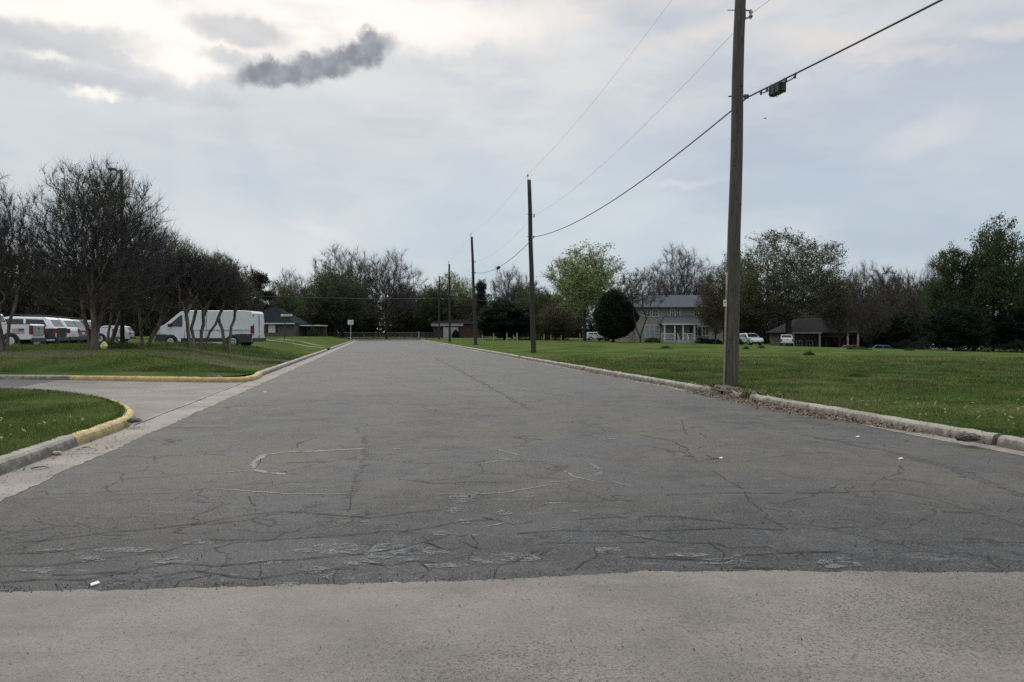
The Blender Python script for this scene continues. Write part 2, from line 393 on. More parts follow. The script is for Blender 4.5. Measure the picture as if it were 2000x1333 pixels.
M['white_paint'] = simple('white_car_paint', (.72, .75, .79), .25, .03, 2, 0, .5, 0, .6)
M['silver_paint'] = simple('silver_car_paint', (.42, .44, .46), .3, .05, 2, .3, .5, 0, .6)
M['dark_paint'] = simple('dark_grey_car_paint', (.03, .032, .037), .25, .05, 2, 0, .5, 0, .8)
M['blue_paint'] = simple('blue_car_paint', (.06, .22, .38), .3, .05, 2, 0, .5, 0, .5)
M['red_paint'] = simple('red_car_paint', (.32, .05, .04), .3, .05, 2, 0, .5, 0, .5)
M['glass'] = simple('dark_glass', (.012, .016, .02), .12, .1, 2, 0, .6)
M['blind'] = simple('window_blind', (.26, .29, .32), .6, .1, 3)
M['faded'] = simple('faded_post_paint', (.30, .30, .29), .7, .2, 6)
M['tyre'] = simple('tyre_rubber', (.018, .018, .019), .85, .2, 8)
M['rim'] = simple('rim_silver', (.55, .56, .58), .4, .08, 8, .5)
M['trim'] = simple('grey_trim', (.045, .047, .05), .7, .1, 5)
M['redlamp'] = simple('red_lens', (.22, .012, .015), .25, .1, 8)
M['clearlamp'] = simple('clear_lens', (.6, .6, .58), .2, .1, 8)
M['white'] = simple('white_painted_wood', (.62, .63, .63), .6, .08, 6)
M['white_sign'] = simple('white_sign_sheet', (.62, .63, .62), .5, .06, 8)
M['black_sign'] = simple('black_sign_sheet', (.012, .012, .014), .5, .1, 8)
M['blue_decal'] = simple('blue_decal', (.05, .07, .2), .5, .1, 8)
M['red_decal'] = simple('red_decal', (.35, .05, .05), .5, .1, 8)
M['yellow_bag'] = simple('yellow_bag', (.62, .60, .22), .5, .15, 12, 0, .5, .4)
M['dead_leaf'] = simple('dead_leaf', (.19, .13, .085), .8, .35, 30)
M['pale_leaf'] = simple('pale_leaf', (.24, .21, .12), .8, .25, 30)
M['paper'] = simple('paper_scrap', (.75, .76, .76), .7, .05, 10)
M['door_blue'] = simple('blue_grey_door', (.045, .06, .08), .6, .1, 3)
M['door_red'] = simple('dark_red_door', (.10, .03, .025), .6, .1, 3)
m, n, b, o = mat('sealant_line'); g = n.noise(o, 45, 3, .8)
n.put(b.inputs['Base Color'], n.mix(n.step(g, .35, .6), (.14, .14, .138), (.27, .268, .262))); b.inputs['Roughness'].default_value = .8
n.l.new(n.mul(n.step(g, .34, .46), .9), b.inputs['Alpha']); M['seal_line'] = m
m, n, b, o = mat('crack_sealant'); f = n.noise(n.mapv(o, (1, 1.6, 1)), 11, 5, .75, .6); g = n.noise(o, 60, 3, .8)
n.put(b.inputs['Base Color'], n.mix(n.step(g, .4, .6), (.10, .10, .10), (.205, .205, .20))); b.inputs['Roughness'].default_value = .8
n.l.new(n.mul(n.mul(n.step(f, .40, .60), n.step(g, .34, .48)), .9), b.inputs['Alpha']); M['seal'] = m
M['crackdark'] = simple('crack_black', (.010, .010, .011), .95, .2, 20)  # near-black colour of cracks, joints and dark grit
m, n, b, o = mat('dark_patch_asphalt'); f = n.noise(o, 8, 5, .75); g = n.noise(o, 70, 3, .8)
n.put(b.inputs['Base Color'], n.mix(n.step(g, .4, .6), (.04, .04, .042), (.10, .098, .095))); b.inputs['Roughness'].default_value = .85
n.l.new(n.mul(n.mul(n.step(f, .40, .60), n.step(g, .38, .52)), .8), b.inputs['Alpha']); M['darkstain'] = m
def brick(name, a, bcol, mortar):
    m, n, b, o = mat(name); t = n.n.new('ShaderNodeTexBrick'); s = n.sep(o)
    n.put(t.inputs['Vector'], n.comb(n.add(s[0], s[1]), s[2], 0.0)); t.inputs['Scale'].default_value = 1
    for k, v in (('Color1', a), ('Color2', bcol), ('Mortar', mortar)): t.inputs[k].default_value = (*v, 1)
    t.inputs['Brick Width'].default_value = .22; t.inputs['Row Height'].default_value = .075; t.inputs['Mortar Size'].default_value = .01
    f = n.noise(o, .7, 4, .6); n.put(b.inputs['Base Color'], n.mix(n.mul(n.step(f, .4, .7), .3), t.outputs[0], tuple(k*.6 for k in a)))
    b.inputs['Roughness'].default_value = .9; M[name] = m
brick('brick_tan', (.27, .255, .23), (.31, .295, .27), (.29, .275, .255))
brick('brick_yellow', (.36, .31, .21), (.40, .35, .25), (.36, .33, .27))
brick('brick_grey', (.075, .065, .062), (.11, .095, .09), (.12, .11, .105))
brick('brick_red', (.06, .028, .024), (.08, .04, .033), (.08, .065, .06))
brick('brick_dim', (.09, .065, .055), (.12, .09, .075), (.13, .11, .10))
def shingle(name, a, bcol):
    m, n, b, o = mat(name); f = n.noise(o, .8, 5, .65); t = n.n.new('ShaderNodeTexBrick'); s = n.sep(o)
    n.put(t.inputs['Vector'], n.comb(s[0], n.add(s[1], n.mul(s[2], 1.6)), 0.0)); t.inputs['Scale'].default_value = 1
    for k, v in (('Color1', a), ('Color2', bcol), ('Mortar', tuple(q*.6 for q in a))): t.inputs[k].default_value = (*v, 1)
    t.inputs['Brick Width'].default_value = .3; t.inputs['Row Height'].default_value = .18; t.inputs['Mortar Size'].default_value = .012
    n.put(b.inputs['Base Color'], n.mix(n.mul(n.step(f, .4, .65), .35), t.outputs[0], tuple(q*.7 for q in a))); b.inputs['Roughness'].default_value = .95; b.inputs['Specular IOR Level'].default_value = .05; M[name] = m
shingle('roof_grey', (.095, .105, .118), (.13, .14, .152)); shingle('roof_dark', (.014, .018, .023), (.022, .027, .032)); shingle('roof_brown', (.030, .026, .026), (.042, .037, .036))
def chain():
    m, n, b, o = mat('chain_link'); s = n.sep(o); b.inputs['Base Color'].default_value = (.3, .31, .32, 1); b.inputs['Metallic'].default_value = .5; b.inputs['Roughness'].default_value = .5
    wv = []
    for sg in (1, -1):
        k = n.m('FRACT', n.mul(n.add(s[0], n.mul(s[2], sg)), 14.0)); wv.append(n.m('LESS_THAN', k, .14))
    al = n.m('MAXIMUM', wv[0], wv[1]); n.l.new(al, b.inputs['Alpha']); M['chain'] = m
chain()

# ------------------------------------------------------------------ the street plan
GUT = .55
def Lx(Y): return -3.35-.18*Y          # left edge of the asphalt
def Rx(Y): return 8.1-.175*Y           # foot of the right kerb
def ss(a, b, v):
    t = np.clip((np.asarray(v, float)-a)/(b-a), 0, 1); return t*t*(3-2*t)
YEND = 165.0
def right_z(lat, Y):                   # height of the field, lat metres behind the right kerb
    lat = np.asarray(lat, float)
    return .14+.10*ss(0, 6, lat)-1.2*ss(18, 78, lat)-1.0*ss(110, 116, Y)*ss(50, 60, lat)*(1-ss(150, 160, Y))
kerb2_base = [W(-900, 735), W(0, 742), W(135, 743), W(300, 746), W(430, 747.5)]
def bank(s): return .14+.78*ss(0, 6, s)
def left_z(X, Y):
    d1 = (Lx(Y)-GUT-.2)-X; d2 = Y-24.0; d3 = (YEND+1)-Y
    d = np.minimum(np.minimum(d1, d2*1.05), d3*.8)
    z = .14+.62*ss(0, 6, d)+.15*ss(35, 43, Y)*ss(-26, -21, X)*ss(0, 4, d)
    lot = ss(43.7, 44.5, Y)*(1-ss(76, 80, Y))*ss(0, .5, (-15.35-.31*(Y-44.4)*(Y > 44.4))-X)     # parking lot lower than its bank
    return np.minimum(z, z*(1-lot)+.56*lot)
def strip(name, pts_l, pts_r, mt, z, **kw):
    V = []; F = []
    for a, c in zip(pts_l, pts_r): V += [(a[0], a[1], z), (c[0], c[1], z)]
    for i in range(len(pts_l)-1): F.append((2*i, 2*i+1, 2*i+3, 2*i+2))
    me = bpy.data.meshes.new(name); me.from_pydata(V, [], F); me.materials.append(mt)
    return setp(link(name, me), **kw)
ST = dict(kind='structure')
# one ground sheet to the horizon
me = bpy.data.meshes.new('ground'); me.from_pydata([(-3000, -1500, -1.8), (3000, -1500, -1.8), (3000, 4500, -1.8), (-3000, 4500, -1.8)], [], [(0, 1, 2, 3)]); me.materials.append(M['far_ground'])
setp(link('ground', me), 'rough dark ground lying beyond the lawns and street', kind='structure')
ys = [4.0]+list(np.arange(6, YEND+1, 3.0))+[YEND+.5]
seam = [(-14, 4.05), (-6, 4.22), (-2.94, 4.35), (-1.5, 4.45), (0, 4.58), (.8, 4.73), (1.7, 4.74), (3.2, 4.70), (6, 4.62), (9, 4.55), (14, 4.3)]
def seamY(X): return float(np.interp(X, [s[0] for s in seam], [s[1] for s in seam]))
# asphalt
yy = np.concatenate([np.arange(3.0, 20, .5), np.arange(20, YEND+1, 2.5)])
me = bpy.data.meshes.new('street'); V = []; F = []; nx = 12
for Y in yy:
    for i in range(nx+1):
        V.append(((Lx(Y)-.08)*(1-i/nx)+Rx(Y)*(i/nx), Y, 0))
for j in range(len(yy)-1):
    for i in range(nx): F.append((j*(nx+1)+i, j*(nx+1)+i+1, (j+1)*(nx+1)+i+1, (j+1)*(nx+1)+i))
me.from_pydata(V, [], F); me.materials.append(M['asphalt'])
road = setp(link('street', me), 'cracked grey asphalt street running to the trees', kind='structure')
# foreground concrete (above the asphalt by 5 mm)
V = []; F = []; xs = np.linspace(-14, 14, 561); seam_r = random.Random(2)
for X in xs: V += [(X, -14, .005), (X, seamY(X)+.006*math.sin(X*9)+seam_r.gauss(0, .009), .005)]
for i in range(len(xs)-1): F.append((2*i, 2*i+2, 2*i+3, 2*i+1))
me = bpy.data.meshes.new('concrete_pavement'); me.from_pydata(V, [], F); me.materials.append(M['concrete_slab'])
setp(link('concrete_pavement', me), 'pitted beige concrete pavement across the foreground', kind='structure')
# left gutter with ragged asphalt edge, right gutter
rg = random.Random(5)
gy = list(np.arange(3.0, 40, .12))+list(np.arange(40, YEND, 1.5))
jag = [rg.uniform(-.025, .025)+.012*math.sin(y*2.1)+.01*math.sin(y*5.3) for y in gy]
strip('gutter', [(Lx(y)-GUT-.1, y) for y in gy], [(Lx(y)+j, y) for y, j in zip(gy, jag)], M['gutter_concrete'], .004, label='pale concrete gutter along the left side of the street', kind='structure')
strip('gutter', [(Rx(y)-.30+j, y) for y, j in zip(gy, jag)], [(Rx(y)+.1, y) for y in gy], M['gutter_concrete'], .004, label='narrow concrete gutter at foot of the right kerb', kind='structure')
V = [(-60, 15), (Lx(11)-GUT, 11.0), (Lx(25.8)-GUT, 25.8), (-60, 25.5)]
me = bpy.data.meshes.new('driveway'); me.from_pydata([(a, b_, .0) for a, b_ in V], [], [(0, 1, 2, 3)]); me.materials.append(M['apron_concrete'])
setp(link('driveway', me), 'concrete driveway mouth between two grass verges', kind='structure')
p = [W(-500, 741), W(-500, 775), W(0, 762), W(112, 743.5)]
me = bpy.data.meshes.new('driveway_asphalt'); me.from_pydata([(q.x, q.y, .004) for q in p], [], [(0, 1, 2, 3)]); me.materials.append(M['asphalt'])
setp(link('driveway_asphalt', me), 'dark asphalt surface further into the driveway at left', kind='structure')
# joints in the apron / gutter
mb = MB()
def ribbon(pts, wdt, z, mb, rng=None, taper=False, aniso=False):
    P = [Vector((q[0], q[1], 0)) for q in pts]
    k = len(mb.v)
    for i, q in enumerate(P):
        d = (P[min(i+1, len(P)-1)]-P[max(i-1, 0)]); d.normalize(); nn_ = Vector((-d.y, d.x, 0))
        ww = wdt*(rng.uniform(.4, 1.5) if rng else 1)*((.45+.9*abs(d.x)) if aniso else 1)
        if taper: ww *= max(.12, math.sin(math.pi*(i+.3)/(len(P)-.4)))
        mb.v += [(q.x+nn_.x*ww/2, q.y+nn_.y*ww/2, z), (q.x-nn_.x*ww/2, q.y-nn_.y*ww/2, z)]
    for i in range(len(P)-1): mb.f.append((k+2*i, k+2*i+1, k+2*i+3, k+2*i+2))
def rough_path(pts, rng, step=.10, amp=.02):
    o = []; w1 = w2 = 0.0
    for a, c in zip(pts, pts[1:]):
        a = Vector(a[:2]); c = Vector(c[:2]); L = (c-a).length; k = max(1, int(L/step)); nn_ = Vector((-(c-a).y, (c-a).x)).normalized() if L > 1e-6 else Vector((0, 0))
        for i in range(k):
            w1 = w1*.86+rng.gauss(0, amp*.9); w2 = rng.gauss(0, amp*.35); o.append(a.lerp(c, i/k)+nn_*(w1+w2))
    o.append(Vector(pts[-1][:2])); return o
rg = random.Random(11)
ribbon(rough_path([(Lx(y)-GUT, y) for y in np.arange(12.2, 25, 1.5)], rg, .2, .006), .025, .009, mb, rg)
for y in (9.3, 15.3, 20.8, 27.5, 34): ribbon([(Lx(y)-GUT, y), (Lx(y), y+.04)], .012, .009, mb)
o_ = mb.build('slab_joint', M['crackdark'], fix=False); setp(o_, 'dark joint lines cut through gutter and driveway concrete', kind='structure')

# kerbs
PROF = [(0, -.01), (.015, .05), (.035, .115), (.07, .143), (.12, .150), (.19, .148), (.215, .12), (.22, .0)]
def sweep(name, path, side, mt, prof=PROF, z0=None, wob=0.0, seed=0, **kw):
    rng = random.Random(seed); V = []; F = []; k = len(prof); P = [Vector((q[0], q[1])) for q in path]
    for i, q in enumerate(P):
        d = (P[min(i+1, len(P)-1)]-P[max(i-1, 0)]).normalized(); nn_ = Vector((-d.y, d.x))*side
        j = rng.gauss(0, wob); jz = rng.gauss(0, wob*.6)
        for (a, zz) in prof: V.append((q.x+nn_.x*(a+j*(zz > .02)), q.y+nn_.y*(a+j*(zz > .02)), zz+jz*(zz > .08)+(z0(q.x, q.y) if z0 else 0)))
    for i in range(len(P)-1):
        for j in range(k-1): F.append((i*k+j, i*k+j+1, (i+1)*k+j+1, (i+1)*k+j))
    F.append(tuple(range(k))); F.append(tuple((len(P)-1)*k+j for j in range(k))[::-1])
    me = bpy.data.meshes.new(name); me.from_pydata(V, [], F); me.materials.append(mt)
    bm = bmesh.new(); bm.from_mesh(me); bmesh.ops.recalc_face_normals(bm, faces=bm.faces); bm.to_mesh(me); bm.free()
    return setp(link(name, me, smooth=False), **kw)
def dense(pts, st):
    o = []
    for a, c in zip(pts, pts[1:]):
        a = Vector(a[:2]); c = Vector(c[:2]); k = max(1, int((c-a).length/st))
        o += [a.lerp(c, i/k) for i in range(k)]
    return o+[Vector(pts[-1][:2])]
def smooth(pts, it=2):
    P = [Vector(q[:2]) for q in pts]
    for _ in range(it):
        Q = [P[0]]
        for a, c in zip(P, P[1:]): Q += [a.lerp(c, .25), a.lerp(c, .75)]
        P = Q+[P[-1]]
    return P
# near-left island kerb: grey stretch, then yellow round the nose
isl = [(Lx(y)-GUT-.02, y) for y in (-12, 0, 5, 8, 10)]
nose = [(Lx(10)-GUT-.02, 10), W(238, 842), W(262, 829), W(266, 815), W(248, 801), W(205, 787), W(130, 776), W(60, 771), W(-60, 770), W(-900, 762)]
nose_s = smooth(nose, 3)
yel_end = next(i for i, q in enumerate(nose_s) if q.x < -9.6)
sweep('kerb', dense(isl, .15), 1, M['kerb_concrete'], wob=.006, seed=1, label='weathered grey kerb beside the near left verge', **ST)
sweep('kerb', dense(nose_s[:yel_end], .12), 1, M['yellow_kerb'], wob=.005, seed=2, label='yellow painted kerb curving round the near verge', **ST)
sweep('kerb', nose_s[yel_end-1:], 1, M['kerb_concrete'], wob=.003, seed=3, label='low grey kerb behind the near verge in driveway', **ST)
# far side of the driveway, round the corner and up the street
corner = [W(135, 743), W(300, 746), W(440, 748), W(487, 746.5), W(508, 741), (Lx(26.2)-GUT, 26.2)]
cs = smooth(corner, 2)
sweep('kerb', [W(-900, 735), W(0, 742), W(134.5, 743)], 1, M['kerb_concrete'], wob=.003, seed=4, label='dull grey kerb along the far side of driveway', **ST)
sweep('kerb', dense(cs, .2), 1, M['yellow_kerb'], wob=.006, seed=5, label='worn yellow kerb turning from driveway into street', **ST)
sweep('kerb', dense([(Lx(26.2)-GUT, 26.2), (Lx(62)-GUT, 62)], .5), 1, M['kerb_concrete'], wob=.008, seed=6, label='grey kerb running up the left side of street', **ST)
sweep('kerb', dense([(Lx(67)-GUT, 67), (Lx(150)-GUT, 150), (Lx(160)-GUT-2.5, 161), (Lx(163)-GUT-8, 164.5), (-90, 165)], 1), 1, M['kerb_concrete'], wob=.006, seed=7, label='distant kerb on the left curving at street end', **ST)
# right kerb in lengths with broken gaps
for k, (a, c) in enumerate([(-10, 9.95), (10.04, 16.6), (17.1, 17.9), (18.05, 30.0), (30.3, 44), (44.3, 150)]):
    pts = [(Rx(y), y) for y in np.linspace(a, c, int((c-a)/(.25 if c < 50 else 1.0))+2)]
    if c == 150: pts += [(Rx(155)+1, 158), (Rx(160)+4, 162), (Rx(160)+12, 164.5), (50, 165)]
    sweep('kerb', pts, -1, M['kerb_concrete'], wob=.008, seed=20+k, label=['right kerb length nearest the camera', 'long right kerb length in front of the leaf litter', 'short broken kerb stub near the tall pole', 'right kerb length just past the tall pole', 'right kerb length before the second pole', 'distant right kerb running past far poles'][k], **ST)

# lawns
def grid_mesh(name, X, Y, Z, mt, **kw):
    a, c = X.shape; V = np.stack([X, Y, Z], -1).reshape(-1, 3)
    i = np.arange(a-1)[:, None]*c+np.arange(c-1)[None, :]
    F = np.stack([i, i+1, i+c+1, i+c], -1).reshape(-1, 4)
    me = np_mesh(name, [(V, F, 0)], [mt]); return setp(link(name, me, smooth=True), **kw)
rs = np.random.RandomState(3)
def und(X, Y):      # gentle unevenness
    return .03*np.sin(X*.9+Y*.35)*np.sin(Y*.55-X*.2)+.02*np.sin(X*2.3+1)*np.sin(Y*1.9)
lat = np.concatenate([[-.06, 0, .1, .3], np.arange(.6, 12, .6), np.arange(12, 40, 2), np.arange(40, 120, 4), [140, 200, 350]])
Yr = np.concatenate([np.arange(-12, 6, 2), np.arange(6, 40, .7), np.arange(40, YEND, 3), [YEND]])
LA, YY = np.meshgrid(lat, Yr)
XX = Rx(YY)+.2+LA
ZZ = right_z(LA, YY)+und(XX, YY)*ss(.3, 3, LA)-.01
ZZ = np.where(LA < 0, -.02, ZZ)
grid_mesh('right_lawn', XX, YY, ZZ, M['lawn_right'], label='wide mown grass field to the right of street', kind='structure')
def lawn_z(X, Y): return float(right_z(X-Rx(Y)-.2, Y)+und(X, Y)-.01)
tl = np.concatenate([[0, .05, .2, .45, .8, 1.2], np.arange(1.8, 14, .7), np.arange(14, 45, 2), np.arange(45, 130, 6), [160, 240, 380]])
sl = np.concatenate([[0, .2, .5], np.arange(1, 25, .7), np.arange(25, 137, 3), [140.5]])
TT, SL = np.meshgrid(tl, sl)
rc = 1.3
def Y0(t, X): 
    base = np.interp(X, [-200, W(0, 742).x, W(135, 743).x, W(300, 746).x, W(430, 747.5).x], [28, W(0, 742).y+.2, W(135, 743).y+.2, W(300, 746).y+.2, W(430, 747.5).y+.22])
    cornerr = np.where(t < 1.6, 2.6*(1-np.sqrt(1-np.clip((1.6-t)/1.6, 0, 1)**2)), 0)
    return base+cornerr
X0 = Lx(24.5)-GUT-.22-TT
YL = Y0(TT, X0); YL = YL+SL*(YEND-YL)/140.5
XL = Lx(YL)-GUT-.18-TT
# keep the first rows on the driveway kerb
ZL = left_z(XL, YL)+und(XL, YL)*ss(.5, 4, np.minimum(SL, TT))
ZL = np.where((SL < .1) | (TT < .03), .135, ZL)
grid_mesh('left_lawn', XL, YL, ZL, M['lawn_left'], label='sloping green lawn with bare soil left of street', kind='structure')
def lz(X, Y): return float(left_z(np.float64(X), np.float64(Y))+und(X, Y))
# near island
def inset(path, d): 
    o = []; P = [Vector(q[:2]) for q in path]
    for i, q in enumerate(P):
        t = (P[min(i+1, len(P)-1)]-P[max(i-1, 0)]).normalized(); o.append(q+Vector((-t.y, t.x))*d)
    return o
isl_edge = inset(dense(isl, .5)[:-1]+nose_s, .19)
poly = [(q.x, q.y) for q in isl_edge]+[(-62, 18), (-62, -12)]
bm = bmesh.new(); vs = [bm.verts.new((a, c, .142)) for a, c in poly]; f = bm.faces.new(vs); bmesh.ops.triangulate(bm, faces=[f])
me = bpy.data.meshes.new('near_verge'); bm.to_mesh(me); bm.free(); me.materials.append(M['lawn_left'])
for p_ in me.polygons:
    if p_.normal.z < 0: p_.flip()
setp(link('near_verge', me), 'grass verge in the near left corner', kind='structure')
# parking lot surface
me = bpy.data.meshes.new('parking_lot'); me.from_pydata([(-95, 44.6, .60), (-15.9, 44.6, .60), (-18.3, 52, .60), (-25.6, 75, .60), (-100, 75, .60)], [], [(0, 1, 2, 3, 4)]); me.materials.append(M['asphalt'])
setp(link('parking_lot', me), 'asphalt parking area behind the left trees', kind='structure')
# cross street and land beyond
xs = np.linspace(-110, 130, 61); 
def cz(X, Y): return right_z(np.maximum(X-Rx(Y), 0), Y)-.24*ss(0, 6, np.maximum(X-Rx(Y), 0))-.14*(1-ss(0, .1, np.maximum(X-Rx(Y), 0)))-.14*0
Xc, Yc = np.meshgrid(xs, np.array([YEND-.3, YEND+5.5, YEND+11]))
lc = np.maximum(Xc-Rx(Yc), 0)
grid_mesh('cross_street', Xc, Yc, -1.2*ss(18, 78, lc)-.004, M['asphalt'], label='cross street at the far end of the road', kind='structure')
Xf, Yf = np.meshgrid(np.linspace(-420, 420, 85), np.array([176, 176.2, 180, 190, 220, 300, 480.]))
grid_mesh('far_bank', Xf, Yf, .10+.45*ss(176, 190, Yf)-1.2*ss(18, 78, np.maximum(Xf-Rx(Yf), 0)), M['far_ground'], label='scrubby ground beyond the cross street', kind='structure')
sweep('kerb', dense([(-60, 175.9), (5, 175.9)], 3), 1, M['kerb_concrete'], wob=.004, seed=40, prof=[(0, -.1), (0, .22), (.5, .24), (.55, 0)], label='pale far kerb of the cross street', **ST)
# little walk leaving the far left kerb
for k, (yy0, x1, lab) in enumerate([(64.0, -27.5, 'near pale edging strip of the side path crossing the lawn'), (72.5, -33.5, 'far pale edging strip of the side path crossing the lawn')]):
    V = []; F = []; xs_ = np.linspace(Lx(yy0)-GUT-.3, x1, 30)
    for xx in xs_: V += [(xx, yy0-.28, lz(xx, yy0-.28)+.035), (xx, yy0+.28, lz(xx, yy0+.28)+.05)]
    for i in range(29): F.append((2*i, 2*i+1, 2*i+3, 2*i+2))
    me = bpy.data.meshes.new('side_path'); me.from_pydata(V, [], F); me.materials.append(M['gutter_concrete']); setp(link('side_path', me), lab, kind='structure')
# ------------------------------------------------------------------ traced cracks, sealant, patches on the asphalt
def tr(pts): return [W(*q) for q in pts]
rg = random.Random(3); mb = MB(); sealL = [
 [(495, 915), (500, 900), (515, 889), (550, 884), (600, 882), (650, 880), (720, 877)], [(497, 918), (520, 924), (560, 927)],
 [(395, 954), (430, 955), (500, 961), (560, 964), (640, 966), (720, 963)], [(830, 964), (900, 966), (980, 963), (1050, 952), (1130, 940)],
 [(890, 912), (950, 905), (1000, 899), (1060, 899), (1082, 903)], [(940, 873), (975, 880), (1010, 889), (1040, 897)], [(1095, 917), (1120, 932), (1180, 945)],
 [(1150, 905), (1175, 918)], [(1195, 940), (1230, 950)], [(1060, 944), (1130, 938)], [(400, 926), (495, 920)], [(880, 975), (918, 980)], [(740, 879), (800, 876)], [(830, 880), (880, 877)],
 [(1180, 852), (1208, 860)], [(620, 856), (640, 856)], [(870, 999), (890, 1000)], [(940, 1030), (1000, 1020)], [(1060, 985), (1110, 983)]]
for k, s in enumerate(sealL):
    ribbon(rough_path(tr(s), rg, .06, .008), .026 if k not in (0, 1) else .065, .004, mb, rg, taper=k > 1)
sl = mb.build('sealant_line', M['seal_line'], road, fix=False); sl['kind'] = 'stuff'; sl['label'] = 'pale curved sealant lines on the street'; mb = MB()
def patch(px, py, w_, h_, mb, z=.004):
    c = W(px, py); nn_ = 14; ph = rg.uniform(0, 6); k = len(mb.v); sy = .16
    for i in range(nn_):
        t = 2*math.pi*i/nn_; r = .6+.5*rg.random()
        q = W(px+w_*1.5*r*math.cos(t), py+h_*1.7*r*math.sin(t)); mb.v.append((q.x, q.y, z))
    mb.f.append(tuple(range(k, k+nn_)))
for q in [(762, 1075, 42, 12), (900, 975, 20, 5), (660, 1072, 34, 8), (620, 1115, 30, 5), (1165, 922, 9, 6), (925, 968, 12, 4), (1000, 898, 20, 3), (790, 1090, 14, 6), (985, 1003, 16, 3), (700, 1098, 30, 4), (830, 1078, 30, 5), (1020, 1092, 26, 5), (1190, 1076, 22, 4), (1250, 1050, 18, 3), (380, 1062, 22, 2), (590, 1076, 18, 3), (1130, 1000, 10, 2), (905, 1020, 14, 3), (860, 1042, 16, 3), (110, 1075, 26, 3), (885, 998, 12, 4), (960, 1098, 30, 4),
          (1110, 1050, 8, 4), (240, 1075, 40, 4), (170, 1093, 26, 4), (330, 1095, 30, 5), (1180, 856, 12, 2.5), (870, 1105, 34, 3), (1640, 1100, 30, 8), (1400, 1098, 40, 5), (1340, 1085, 30, 3), (520, 1100, 30, 3), (75, 1115, 30, 4), (1085, 1030, 10, 2), (640, 1125, 12, 6), (560, 1142, 24, 3)]:
    patch(*q, mb)
se = mb.build('crack_sealant', M['seal'], road, fix=False); se['kind'] = 'stuff'; se['label'] = 'pale grey sealant lines and smears over cracks'
mb = MB(); cracks = [
 [(30, 1062), (110, 1055), (200, 1042), (280, 1035), (400, 1022), (500, 1005), (560, 1000)], [(560, 1000), (640, 1006), (720, 1013), (800, 1002), (860, 997)],
 [(0, 1107), (100, 1104), (200, 1092), (330, 1077), (400, 1055), (520, 1056), (640, 1050), (740, 1040)], [(0, 1140), (60, 1134), (160, 1137), (280, 1115), (330, 1105), (420, 1108)],
 [(420, 1107), (440, 1105), (530, 1096), (600, 1092), (680, 1085), (760, 1075), (880, 1045)], [(0, 1145), (25, 1150), (20, 1160)], [(300, 1128), (380, 1117), (500, 1132), (580, 1122), (700, 1112)],
 [(340, 1150), (350, 1136), (420, 1122)], [(505, 1105), (515, 1120), (505, 1128)], [(420, 1155), (425, 1140)], [(651, 1143), (655, 1125), (660, 1115)], [(960, 1128), (975, 1105), (1000, 1100), (1060, 1075), (1055, 1085)],
 [(1120, 1115), (1140, 1100), (1165, 1085), (1160, 1068)], [(915, 1095), (930, 1062), (920, 1045), (890, 1050)], [(820, 1130), (835, 1118), (820, 1100)], [(780, 1040), (900, 1020), (960, 1015)],
 [(1010, 1043), (1100, 1037), (1200, 1040), (1310, 1038), (1440, 1032), (1530, 1036)], [(1245, 1015), (1265, 1008), (1330, 1010), (1400, 1018), (1460, 1027)], [(1130, 1015), (1180, 1012), (1230, 1010)],
 [(1390, 920), (1430, 945), (1450, 958), (1462, 975)], [(1300, 967), (1400, 964), (1500, 965), (1620, 963), (1740, 960)], [(1740, 960), (1820, 975), (1900, 998), (1960, 1016), (2000, 1030)],
 [(1490, 1010), (1520, 1025), (1540, 1035)], [(1460, 975), (1500, 1010)], [(1200, 1040), (1300, 1060), (1400, 1062), (1420, 1070), (1500, 1068)], [(1300, 1090), (1400, 1098), (1460, 1085), (1560, 1080), (1640, 1078)],
 [(1380, 1060), (1410, 1080), (1405, 1100)], [(1220, 1088), (1320, 1093), (1400, 1100)], [(1430, 1110), (1540, 1112)], [(1700, 960), (1710, 968)], [(1900, 1105), (1945, 1112)], [(1975, 1080), (2000, 1088)],
 [(500, 912), (507, 905), (510, 895)], [(595, 862), (577, 868), (580, 875)], [(580, 868), (620, 855)], [(780, 937), (850, 945), (920, 942), (1000, 944)], [(485, 970), (500, 990)], [(560, 905), (640, 903)],
 [(1840, 1000), (1900, 1002)], [(1745, 935), (1850, 950)], [(1590, 855), (1640, 862), (1700, 868)], [(1465, 818), (1500, 822)], [(1500, 823), (1560, 824), (1640, 825)], [(1365, 845), (1380, 855)], [(1330, 820), (1340, 850)],
 [(1250, 850), (1300, 860), (1345, 880)], [(1380, 890), (1410, 905)], [(1410, 895), (1360, 903), (1325, 880)], [(1000, 855), (1060, 860)], [(840, 762), (900, 762), (960, 762)], [(1180, 790), (1220, 794)],
 [(880, 810), (930, 812)], [(1440, 770), (1480, 785), (1530, 800)], [(960, 758), (1020, 762), (1100, 775)], [(850, 805), (850, 800)], [(330, 836), (400, 836), (440, 836)], [(590, 730), (570, 740)], [(560, 732), (620, 728)],
 [(700, 1100), (770, 1108), (800, 1098), (860, 1102)], [(940, 1010), (1000, 1025), (1040, 1020)], [(100, 1125), (220, 1120), (300, 1122)], [(0, 1083), (90, 1080), (200, 1070)], [(1060, 1060), (1180, 1062), (1260, 1060)], [(1780, 1060), (1860, 1072)],
 [(690, 950), (680, 1000)], [(1560, 1075), (1580, 1095)], [(830, 1060), (870, 1075), (900, 1070)], [(905, 1060), (940, 1075)]]
for s in cracks:
    P = tr(s); near = P[0].y < 8
    ribbon(rough_path(P, rg, .07 if near else .15, .007 if near else .014), .0080 if near else .012, .006, mb, rg, aniso=True)
ck = mb.build('cracks', M['crackdark'], road, fix=False); ck['kind'] = 'stuff'; ck['label'] = 'dark open cracks in the asphalt'
mb = MB()
